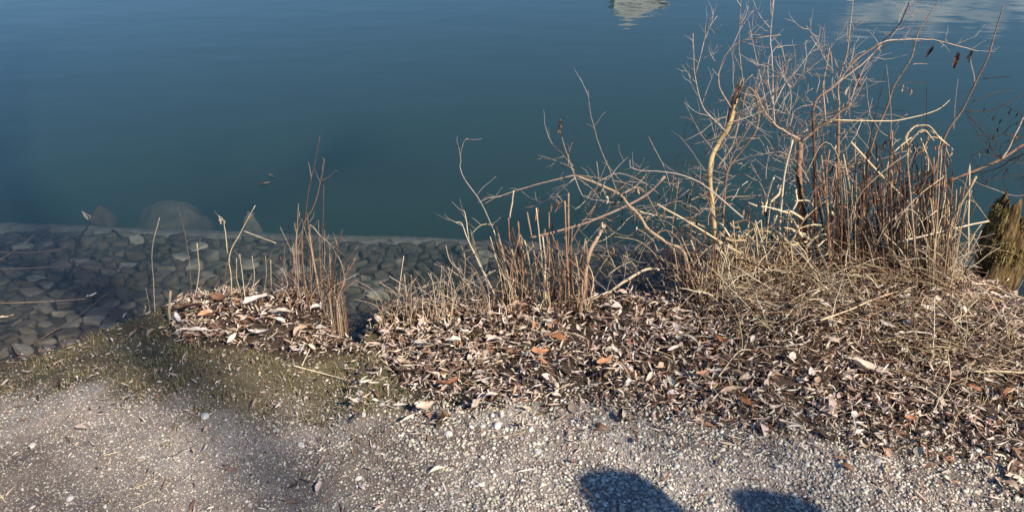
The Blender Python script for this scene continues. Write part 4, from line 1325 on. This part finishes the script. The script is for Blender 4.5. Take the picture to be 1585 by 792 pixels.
hb = in_poly(px, py, MAT) * smooth(620, 470, py)
P[:, 0] = np.stack([x, y, z + q.uniform(.0, .05, n) + hb * q.uniform(0, .10, n) * (.3 + 1.4 * smooth(.35, .65, fbm(x * 7 + 8, y * 7)))], -1)
for i in range(1, k):
    yaw = yaw + q.normal(0, .28, n)
    el = el - q.uniform(.0, .42, n) * (.5 + .5 * (P[:, i - 1, 2] > z + .04))
    st = ln / (k - 1)
    P[:, i] = P[:, i - 1] + np.stack([st * np.cos(yaw) * np.cos(el), st * np.sin(yaw) * np.cos(el), st * np.sin(el)], -1)
    P[:, i, 2] = np.maximum(P[:, i, 2], np.maximum(ground_z(P[:, i, 0], P[:, i, 1]), WZ) + .004)
V, T = straw_batch(n, P, q.uniform(.0008, .0028, n), q)
STR = [(0.66, 0.50, 0.31), (0.44, 0.30, 0.175), (0.78, 0.66, 0.47), (0.25, 0.15, 0.09), (0.12, 0.07, 0.045), (0.58, 0.46, 0.23)]
T = (T[None] + (np.arange(n) * k * 3)[:, None, None]).reshape(-1, 3)
me = fast_mesh('dead_grass', V.reshape(-1, 3), T, np.repeat(pick(q, n, STR, [3, 3.4, 2.0, 4, 4, 1.2], .2), k * 3, axis=0), True)
tag(link('dead_grass', me, M['scatter_straw']), 'tangled mat of dead straw coloured grass on the right bank', 'dead grass', None, 'stuff')

# ---- heap of thicker broken stalks where the thicket meets the bank
x, y, z, px, py, q = scatter_xy(9000, 0.4, 2.4, 2.0, 3.3, seed=18)
jx = (fbm(x * 5 + 70, y * 5) - .5) * 60
keep = in_poly(px + jx, py + jx * .5, [(1060, 425), (1180, 405), (1300, 400), (1450, 405), (1590, 470), (1590, 600), (1480, 590), (1380, 545), (1200, 515), (1070, 490)]) & (q.random(len(x)) < .32) & ~by_post(px, py)
x, y, z, px, py = x[keep], y[keep], z[keep], px[keep], py[keep]
n = len(x)
print('heap', n)
ln = q.uniform(.07, .26, n)
yaw = q.uniform(0, 6.28, n)
el = np.abs(q.normal(.32, .4, n))
back = smooth(560, 430, py)
k = 6
P = np.zeros((n, k, 3))
P[:, 0] = np.stack([x, y, z + q.uniform(.01, .05, n) + back * q.uniform(0, .17, n)], -1)
for i in range(1, k):
    yaw = yaw + q.normal(0, .14, n)
    el = el - q.uniform(-.04, .22, n)
    if i in (2, 3):                       # a few are snapped
        sn = q.random(n) < .12
        el = np.where(sn, el - q.uniform(.4, 1.2, n), el)
    st = ln / (k - 1)
    P[:, i] = P[:, i - 1] + np.stack([st * np.cos(yaw) * np.cos(el), st * np.sin(yaw) * np.cos(el), st * np.sin(el)], -1)
    P[:, i, 2] = np.maximum(P[:, i, 2], np.maximum(ground_z(P[:, i, 0], P[:, i, 1]), WZ) + .01)
V, T = straw_batch(n, P, q.uniform(.0013, .0036, n), q)
T = (T[None] + (np.arange(n) * k * 3)[:, None, None]).reshape(-1, 3)
me = fast_mesh('broken_stalks', V.reshape(-1, 3), T, np.repeat(pick(q, n, [(0.72, 0.58, 0.38), (0.55, 0.40, 0.24), (0.80, 0.69, 0.50), (0.33, 0.21, 0.125), (0.16, 0.095, 0.06)], [3.4, 3.4, 2.6, 3.4, 3.4], .18), k * 3, axis=0), True)
tag(link('broken_stalks', me, M['scatter_straw']), 'heap of pale broken stalks at the foot of the thicket', 'broken stalks', None, 'stuff')

# ---- leaves one can pick out
def ground_leaf(px, py, Lpx, Wpx, mname, label, seed, yaw, lift=.03, tilt=(0, 0), broad=False, group='fallen leaves on the bank', curl=None, me=None):
    p = ground_pt(px, py)
    k = depth(p) / FPX
    q = np.random.default_rng(seed)
    if me is None:
        me = leaf_mesh('fallen_leaf', Lpx * k * .9, Wpx * k * .95, q.uniform(.3, .9) if curl is None else curl, q.uniform(-.8, .8), .4, seed, broad)
        me.materials.append(M[mname])
    o = link('fallen_leaf', me)
    o.location = (p[0], p[1], p[2] + lift)
    o.rotation_euler = (tilt[0], tilt[1], yaw)
    tag(o, label, 'leaf', group)
    return o
named = [
    (695, 610, 40, 22, 'leaf_orange', 'broad orange leaf lying alone where litter meets turf', .1, True), (1342, 586, 64, 30, 'leaf_tan', 'largest broad tan leaf, lying in the litter right of middle', -.5, True),
    (1155, 640, 34, 18, 'leaf_orange', 'bright orange pointed leaf at the lower edge of litter', -1.0, True), (957, 652, 30, 17, 'leaf_dark', 'black upright leaf at the edge of the pale gravel', 1.5, True),
    (964, 655, 26, 11, 'leaf_tan', 'tan folded leaf against the black leaf on gravel edge', 1.4, True), (398, 482, 44, 24, 'leaf_pale', 'large grey pale crumpled leaf on top of the leafy point', .5, True),
    (435, 498, 40, 20, 'leaf_pale', 'pale curled leaf lying right of the grey crumpled one', .1, True), (311, 525, 36, 11, 'leaf_pale', 'long pale narrow leaf at foot of the leafy point', .25, False),
    (288, 527, 30, 9, 'leaf_tan', 'narrow tan leaf left of the long pale one', .6, False), (281, 511, 32, 11, 'leaf_pale', 'pale folded leaf below the short cut stub', -.9, False),
    (176, 507, 28, 8, 'leaf_pale', 'white curled leaf standing up at the turf edge by water', -1.2, False), (300, 490, 36, 22, 'leaf_brown', 'pinkish brown leaf heap leaf at left of the point', .3, True),
    (345, 478, 40, 24, 'leaf_brown', 'large brown leaf hanging over the back of the point', -.2, True), (322, 500, 30, 18, 'leaf_orange', 'rusty leaf in the middle of the point pile', 1.0, True),
    (405, 530, 40, 12, 'leaf_pale', 'pale flat leaf at the front edge of the point', -.2, False), (468, 527, 30, 22, 'leaf_tan', 'tan crumpled leaf at the right front of the point', .8, True),
    (835, 560, 34, 22, 'leaf_orange', 'orange leaf in litter, leftmost of the orange group', .4, True), (866, 540, 34, 20, 'leaf_orange', 'orange brown leaf behind the orange group', -.3, True),
    (935, 577, 40, 20, 'leaf_orange', 'orange leaf with light edge, rightmost of orange group', .5, True), (838, 575, 28, 18, 'leaf_orange', 'rust leaf just below the leftmost orange leaf', -.4, True),
    (702, 542, 26, 16, 'leaf_pale', 'pale grey leaf in the upper litter, left', .3, True), (768, 543, 32, 20, 'leaf_pale', 'round pale grey leaf in upper litter beside stick', .1, True),
    (655, 548, 34, 10, 'leaf_pale', 'narrow pale leaf at left end of the litter', -.4, False), (727, 556, 36, 10, 'leaf_tan', 'narrow tan leaf below the pale grey ones', .1, False),
    (848, 513, 18, 12, 'leaf_pale', 'small white leaf below the cut stems', .2, True), (830, 520, 26, 16, 'leaf_orange', 'rust leaf curled below the small white leaf', 1.2, True),
    (1068, 540, 44, 9, 'leaf_pale', 'long white strap leaf in the middle litter', -.75, False), (1040, 555, 30, 12, 'leaf_pale', 'pale bent leaf below the white strap leaf', .7, True),
    (1164, 541, 26, 14, 'leaf_pale', 'pale oval leaf below the straw mat', 1.0, True), (1110, 540, 26, 16, 'leaf_orange', 'golden brown leaf right of white strap leaf', -.8, True),
    (1228, 677, 34, 9, 'leaf_pale', 'slim white leaf lying lowest on gravel, right', .1, False), (1104, 592, 30, 10, 'leaf_pale', 'slim pale leaf right of the hooked twig', -.2, False),
    (975, 608, 26, 15, 'leaf_pale', 'white leaf inside the hook of the grey twig', .6, True), (1140, 595, 26, 18, 'leaf_tan', 'dull tan broad leaf above the bright orange leaf', -.2, True),
    (1085, 597, 28, 14, 'leaf_orange', 'light orange leaf in litter right of hooked twig', .3, True), (1130, 620, 44, 18, 'leaf_tan', 'wide tan leaf just above the bright orange pointed leaf', .15, True),
    (760, 628, 26, 9, 'leaf_pale', 'pale narrow leaf at the edge of gravel, right of orange leaf', .15, False), (660, 645, 34, 20, 'leaf_tan', 'grey tan flat leaf on gravel below orange leaf', .2, True),
    (725, 640, 40, 16, 'leaf_dark', 'dark shrivelled leaf below right of the orange leaf', -.9, True), (1385, 686, 34, 14, 'leaf_brown', 'brown leaf lying on gravel low at right', -.3, True),
    (1556, 624, 26, 16, 'leaf_orange', 'reddish leaf near the right edge below straws', .3, True), (1503, 617, 24, 14, 'leaf_orange', 'bright orange flake beside dark hollow, right', -.7, True),
    (1530, 610, 30, 12, 'leaf_pale', 'pale chip of leaf near right edge', -.6, False), (1372, 520, 34, 12, 'leaf_pale', 'white leaf in the straw mat centre', -.9, False),
    (1395, 475, 26, 12, 'leaf_pale', 'pale yellowish leaf high in the straw mat', .4, True), (1322, 580, 30, 9, 'leaf_pale', 'white sliver lying on the largest tan leaf', -.6, False),
    (1420, 640, 40, 14, 'leaf_tan', 'tan leaf strip in lower right litter', -.3, False), (1250, 592, 20, 13, 'leaf_pale', 'white oval leaf left of the largest tan leaf', 1.2, True)]
for k, (x_, y_, l_, w_, mn, lab, yw, br_) in enumerate(named):
    up = 1.05 if 'upright' in lab or 'standing' in lab else 0
    ground_leaf(x_, y_, l_, w_, mn, lab, 500 + k, yw, .046 if not up else .03, (U(-.35, .35) + (0.5 if up else .1), (-1.1 if up else U(-.25, .25))), br_)
# the rest of the leaves lying on top: single leaves, alike within their patch
shapes = []
for k in range(14):
    for mn, wgt in (('leaf_tan', 3), ('leaf_pale', 2), ('leaf_brown', 2)):
        me = leaf_mesh('fallen_leaf', .034 + .0027 * k, .0085 + .0009 * (k % 7), .2 + .06 * k, -.9 + .14 * k, .4, 900 + k, k % 5 == 0)
        me.materials.append(M[mn])
        shapes += [(me, mn)] * wgt
x, y, z, px, py, q = scatter_xy(6000, seed=33)
ok = (in_poly(px, py, LITTER) | in_poly(px, py, PROMO)) & (px < 1580) & (px > 0) & (py < 735)
x, y, z, px, py = x[ok], y[ok], z[ok], px[ok], py[ok]
words = {'leaf_tan': 'tan', 'leaf_pale': 'pale', 'leaf_brown': 'dark brown'}
for k in range(250):
    me, mn = shapes[q.integers(len(shapes))]
    where = 'on the leafy point' if px[k] < 560 else ('in the litter below the cut stems' if px[k] < 1000 else ('in the straw mat under the reeds' if in_poly(px[k], py[k], MAT) else 'in the litter below the straw mat'))
    o = link('fallen_leaf', me)
    o.location = (x[k], y[k], z[k] + (.042 if 'mat' not in where[:16] else .075))
    o.rotation_euler = (q.normal(0, .4), q.normal(0, .3), q.uniform(0, 6.28))
    tag(o, 'one of many narrow %s leaves lying %s' % (words[mn], where), 'leaf', 'narrow %s leaves %s' % (words[mn], where))

# floating bits
def floater(px, py, Lpx, Wpx, mn, label, seed, yaw):
    p = on_z(px, py, WZ + .004)
    k = depth(p) / FPX
    me = leaf_mesh('floating_leaf', Lpx * k, Wpx * k, .3, .3, .2, seed, False)
    o = link('floating_leaf', me, M[mn])
    o.location = p
    o.rotation_euler = (0, 0, yaw)
    tag(o, label, 'leaf', 'leaves floating on the lake')
floater(142, 457, 17, 7, 'leaf_pale', 'small white leaf floating over the stone slope', 1, .75)
floater(409, 284, 18, 5, 'leaf_brown', 'dull curled leaf floating beyond the kerb', 2, .5)
floater(421, 272, 16, 5, 'leaf_brown', 'smaller dull leaf floating beside the curled one, farther out', 3, -.9)
floater(10, 490, 20, 7, 'leaf_tan', 'greenish leaf floating at the far left', 4, .4)

# ------------------------------------------------------------------ rotten mossy post
p0 = ground_pt(1540, 478)
pY = 2.92
pb = at(1526, 474, pY)
post = empty('wooden_post', (pb[0], pY, -.32))
tag(post, 'rotten mossy wooden post with jagged top at the right edge', 'post')
q = np.random.default_rng(77)
k_ = depth(pb) / FPX
nseg, nr = 40, 26
ztop = at(1525, 308, pY)[2]
V, F = [], []
for j in range(nr):
    t = j / (nr - 1)
    for i in range(nseg):
        a = 2 * math.pi * i / nseg
        # height of the jagged rim: a spike on the left, falling away to the right
        left = .5 - .5 * math.cos(a)             # 1 at -x
        rim = .80 + .18 * smooth(.45, .8, left) + .09 * (vnoise(i * 1.3, 3.0) - .5) * 2
        hh = (ztop + .32) * min(t, rim) if t < 1 else (ztop + .32) * rim
        rad = (.080 + .016 * math.sin(3 * t)) * (1 + .25 * (vnoise(i * .8, 1.0 + t * 1.2) - .5) * 2 + .10 * (vnoise(i * 2.3, t * 3) - .5))
        if t > .7: rad *= 1 - 1.2 * (t - .7) * (1 - .6 * left)
        V.append((math.cos(a) * rad, math.sin(a) * rad * .85, hh))
for j in range(nr - 1):
    for i in range(nseg):
        a0, b0 = j * nseg + i, j * nseg + (i + 1) % nseg
        F.append((a0, b0, b0 + nseg, a0 + nseg))
c0 = len(V)
V.append((0, 0, (ztop + .32) * .70))
for i in range(nseg):
    F.append(((nr - 1) * nseg + i, (nr - 1) * nseg + (i + 1) % nseg, c0))
m, nt, b = mat('rotten_wood', 0.9, 0.2)
g = N(nt, 'ShaderNodeNewGeometry')
mpn = N(nt, 'ShaderNodeMapping')
mpn.inputs['Scale'].default_value = (1, 1, .18)
nt.links.new(g.outputs['Position'], mpn.inputs['Vector'])
n1 = N(nt, 'ShaderNodeTexNoise', Scale=90.0, Detail=5.0, Roughness=.65)
nt.links.new(mpn.outputs[0], n1.inputs['Vector'])
nt.links.new(ramp(nt, n1.outputs['Fac'], [(.32, (.02, .014, .008)), (.5, (.14, .09, .04)), (.68, (.36, .25, .11))]), b.inputs['Base Color'])
bump(nt, b, n1.outputs['Fac'], 1.0, .015)
link('trunk', mesh_py('trunk', V, F), m, post)
# moss fibres hanging on it
n = 4200
a = q.uniform(0, 6.28, n)
hgt = q.uniform(.3, 1.0, n)
left = .5 - .5 * np.cos(a)
rim = (.80 + .15 * smooth(.45, .8, left)) * (ztop + .32)
zz = np.minimum(.22 + (ztop + .10) * hgt, rim * q.uniform(.9, 1.02, n))
ok = vnoise(a * 3, zz * 14) > .33
a, zz, rim = a[ok], zz[ok], rim[ok]
n = len(a)
rad = .086
P = np.zeros((n, 4, 3))
P[:, 0] = np.stack([np.cos(a) * rad, np.sin(a) * rad * .85, zz], -1)
out_ = np.stack([np.cos(a), np.sin(a), np.zeros(n)], -1)
for i in range(1, 4):
    P[:, i] = P[:, i - 1] + out_ * q.uniform(.001, .006, (n, 1)) + np.array([0, 0, -1]) * q.uniform(.004, .013, (n, 1)) + q.normal(0, .003, (n, 3))
V, T = straw_batch(n, P, q.uniform(.0012, .003, n), q)
T = (T[None] + (np.arange(n) * 12)[:, None, None]).reshape(-1, 3)
MOSS = [(.26, .19, .05), (.40, .29, .10), (.15, .12, .04), (.52, .40, .19)]
me = fast_mesh('moss', V.reshape(-1, 3), T, np.repeat(pick(q, n, MOSS, [3, 3, 2, 1.5]), 12, axis=0), True)
tag(link('moss', me, M['scatter_grass'], post), 'golden brown hanging moss', None, None, 'stuff')

# ------------------------------------------------------------------ white tower on the far shore (seen mirrored in the lake)
tY = 58.0
d_top = math.atan2(-ray(968, 31)[2], ray(968, 31)[1])
hx = ray(970, 20)
tx = hx[0] / hx[1] * tY + .4
th = tY * math.tan(d_top) - CAMZ + 2 * WZ
def tower(loc):
    o = empty('white_tower', loc)
    tag(o, 'white plastered tower with gabled roof on the far shore, mirrored in the lake', 'tower')
    zt = th - loc[2]
    w, dp = 3.0, 3.0
    bx_ = box('wall', (0, 0, (zt - 1.0) / 2), (w, dp, zt - 1.0), M['plaster'], o)
    V = [(-w / 2 - .12, -dp / 2 - .12, zt - 1.05), (w / 2 + .9, -dp / 2 - .12, zt - 1.6), (-.6, -dp / 2 - .12, zt), (-w / 2 - .12, dp / 2 + .12, zt - 1.05), (w / 2 + .9, dp / 2 + .12, zt - 1.6), (-.6, dp / 2 + .12, zt)]
    link('roof', mesh_py('roof', V, [(0, 1, 2), (5, 4, 3), (0, 2, 5, 3), (2, 1, 4, 5), (1, 0, 3, 4)], False), M['plaster'], o)
    box('annex', (w / 2 + .43, 0, (zt - 1.75) / 2), (.84, dp - .3, zt - 1.75), M['plaster'], o)
    for k in range(3):
        fr_ = box('window', (-.3, -dp / 2 - .02, zt - 2.6 - 2.6 * k), (.8, .10, 1.2), M['roof'], o)
        pn = box('pane', (-.3, -dp / 2 - .075, zt - 2.6 - 2.6 * k), (.62, .012, 1.0), M['glass'], fr_)
    return o
tower((tx, tY, -1.0))

# ------------------------------------------------------------------ companions whose shadows fall on the gravel
HX, HY = math.sin(R(SUN_AZ)), -math.cos(R(SUN_AZ))
m, nt, b = mat('dark_coat', 0.8, 0.2); b.inputs['Base Color'].default_value = (.035, .04, .055, 1); M['coat'] = m
m, nt, b = mat('skin', 0.5, 0.3); b.inputs['Base Color'].default_value = (.55, .34, .25, 1); M['skin'] = m
m, nt, b = mat('hair', 0.5, 0.3); b.inputs['Base Color'].default_value = (.05, .03, .02, 1); M['hair'] = m
def person(label, spx, spy, h, yaw):
    g_ = on_z(spx, spy, 0)
    Ln = h / math.tan(R(SUN_EL))
    hx_, hy_ = g_[0] + HX * Ln, g_[1] + HY * Ln
    s = h / 1.75
    J = {'pel': (0, 0, .95), 'sp': (0, 0, 1.15), 'ch': (0, 0, 1.35), 'nk': (0, 0, 1.48), 'hd0': (0, .015, 1.56), 'hd1': (0, .02, 1.66), 'hd2': (0, .01, 1.72)}
    R_ = {'pel': (.16, .11), 'sp': (.145, .10), 'ch': (.16, .11), 'nk': (.06, .06), 'hd0': (.07, .085), 'hd1': (.078, .095), 'hd2': (.055, .07)}
    E = [('pel', 'sp'), ('sp', 'ch'), ('ch', 'nk'), ('nk', 'hd0'), ('hd0', 'hd1'), ('hd1', 'hd2')]
    for sd, sg in (('l', -1), ('r', 1)):
        J.update({sd + 'sh': (sg * .19, 0, 1.40), sd + 'el': (sg * .25, .0, 1.12), sd + 'wr': (sg * .22, .12, .90), sd + 'ha': (sg * .21, .16, .82),
                  sd + 'hip': (sg * .10, 0, .88), sd + 'kn': (sg * .11, .02, .50), sd + 'an': (sg * .12, 0, .09), sd + 'to': (sg * .14, .17, .04)})
        R_.update({sd + 'sh': (.068, .068), sd + 'el': (.052, .052), sd + 'wr': (.036, .036), sd + 'ha': (.042, .025), sd + 'hip': (.10, .10), sd + 'kn': (.065, .065), sd + 'an': (.048, .048), sd + 'to': (.045, .035)})
        E += [('ch', sd + 'sh'), (sd + 'sh', sd + 'el'), (sd + 'el', sd + 'wr'), (sd + 'wr', sd + 'ha'), ('pel', sd + 'hip'), (sd + 'hip', sd + 'kn'), (sd + 'kn', sd + 'an'), (sd + 'an', sd + 'to')]
        for fi in range(5):
            a_ = sd + 'f%d' % fi
            J[a_] = (sg * (.21 + (.018 * (fi - 1.5) if fi < 4 else -.04)), .19 - (.05 if fi == 4 else 0), .74 + .008 * abs(fi - 1) + (.06 if fi == 4 else 0))
            R_[a_] = (.009, .009)
            E.append((sd + 'ha', a_))
    keys = list(J)
    me = bpy.data.meshes.new('body')
    me.from_pydata([tuple(c * s for c in J[k2]) for k2 in keys], [(keys.index(a_), keys.index(b_)) for a_, b_ in E], [])
    o = empty('person', (hx_, hy_, float(ground_z(hx_, hy_))))
    o.rotation_euler = (0, 0, yaw)
    tag(o, label, 'person', 'people standing beside the viewer')
    bd = link('body', me, M['coat'], o)
    sk = bd.modifiers.new('skin', 'SKIN')
    for k2, sv in zip(keys, me.skin_vertices[0].data):
        sv.radius = (R_[k2][0] * s, R_[k2][1] * s)
        sv.use_root = k2 == 'pel'
    sb_ = bd.modifiers.new('sub', 'SUBSURF')
    sb_.levels = sb_.render_levels = 2
    hr = rock('hair', (0, -.012 * s, 1.665 * s), (.108 * s, .118 * s, .10 * s), 4, M['hair'])
    hr.parent = o
    fc = rock('face', (0, .045 * s, 1.615 * s), (.07 * s, .075 * s, .105 * s), 5, M['skin'])
    fc.parent = o
person('person in a dark coat whose head shadow falls larger on the gravel', 930, 741, 1.77, .3)
person('shorter person in a dark coat beside the first one', 1176, 778, 1.66, .1)

# ------------------------------------------------------------------ bare tree behind the viewer, its branches shade the left of the bank
def bare_tree(base, h, seed):
    q = np.random.default_rng(seed)
    o = empty('bare_tree', base)
    tag(o, 'tall bare tree behind the viewer shading the left gravel', 'tree')
    trunk = np.array([(0, 0, -.2), (.05, 0, h * .2), (.0, .1, h * .45), (.1, 0, h * .7), (0.05, .05, h)])
    S = spline(trunk, sub=8)
    V, F = tube_arrays(S, np.linspace(.24, .012, len(S)), 10, .1)
    link('trunk', mesh_py('trunk', V, F), M['dark'], o)
    VV, FF = [], []
    def grow(p, v, L, r, lvl):
        Q = [p]
        for j in range(5):
            v = v + q.normal(0, .16, 3) + np.array([0, 0, .07]); v /= np.linalg.norm(v)
            Q.append(Q[-1] + v * L / 5)
        Vt, Ft = tube_arrays(np.array(Q), np.linspace(r, r * .4, 6), 5)
        off = sum(len(w_) for w_ in VV)
        VV.append(Vt); FF.extend([tuple(i + off for i in f) for f in Ft])
        if lvl:
            for _ in range(5):
                i = q.integers(1, 6)
                d_ = v + q.normal(0, .75, 3); d_ /= np.linalg.norm(d_)
                grow(Q[i], d_, L * q.uniform(.4, .65), r * .5, lvl - 1)
    for k in range(20):
        i = int(len(S) * (.45 + .5 * k / 20))
        an = k * 2.4
        grow(S[i], np.array([math.cos(an), math.sin(an), .8]) / 1.28, q.uniform(1.4, 2.8), .034, 2)
    link('crown', mesh_py('crown', np.vstack(VV), FF), M['dark'], o)
tgt = on_z(330, 680, 0)
Dt = 21.0
bare_tree((tgt[0] + HX * Dt, tgt[1] + HY * Dt, 0), 20.5, 6)
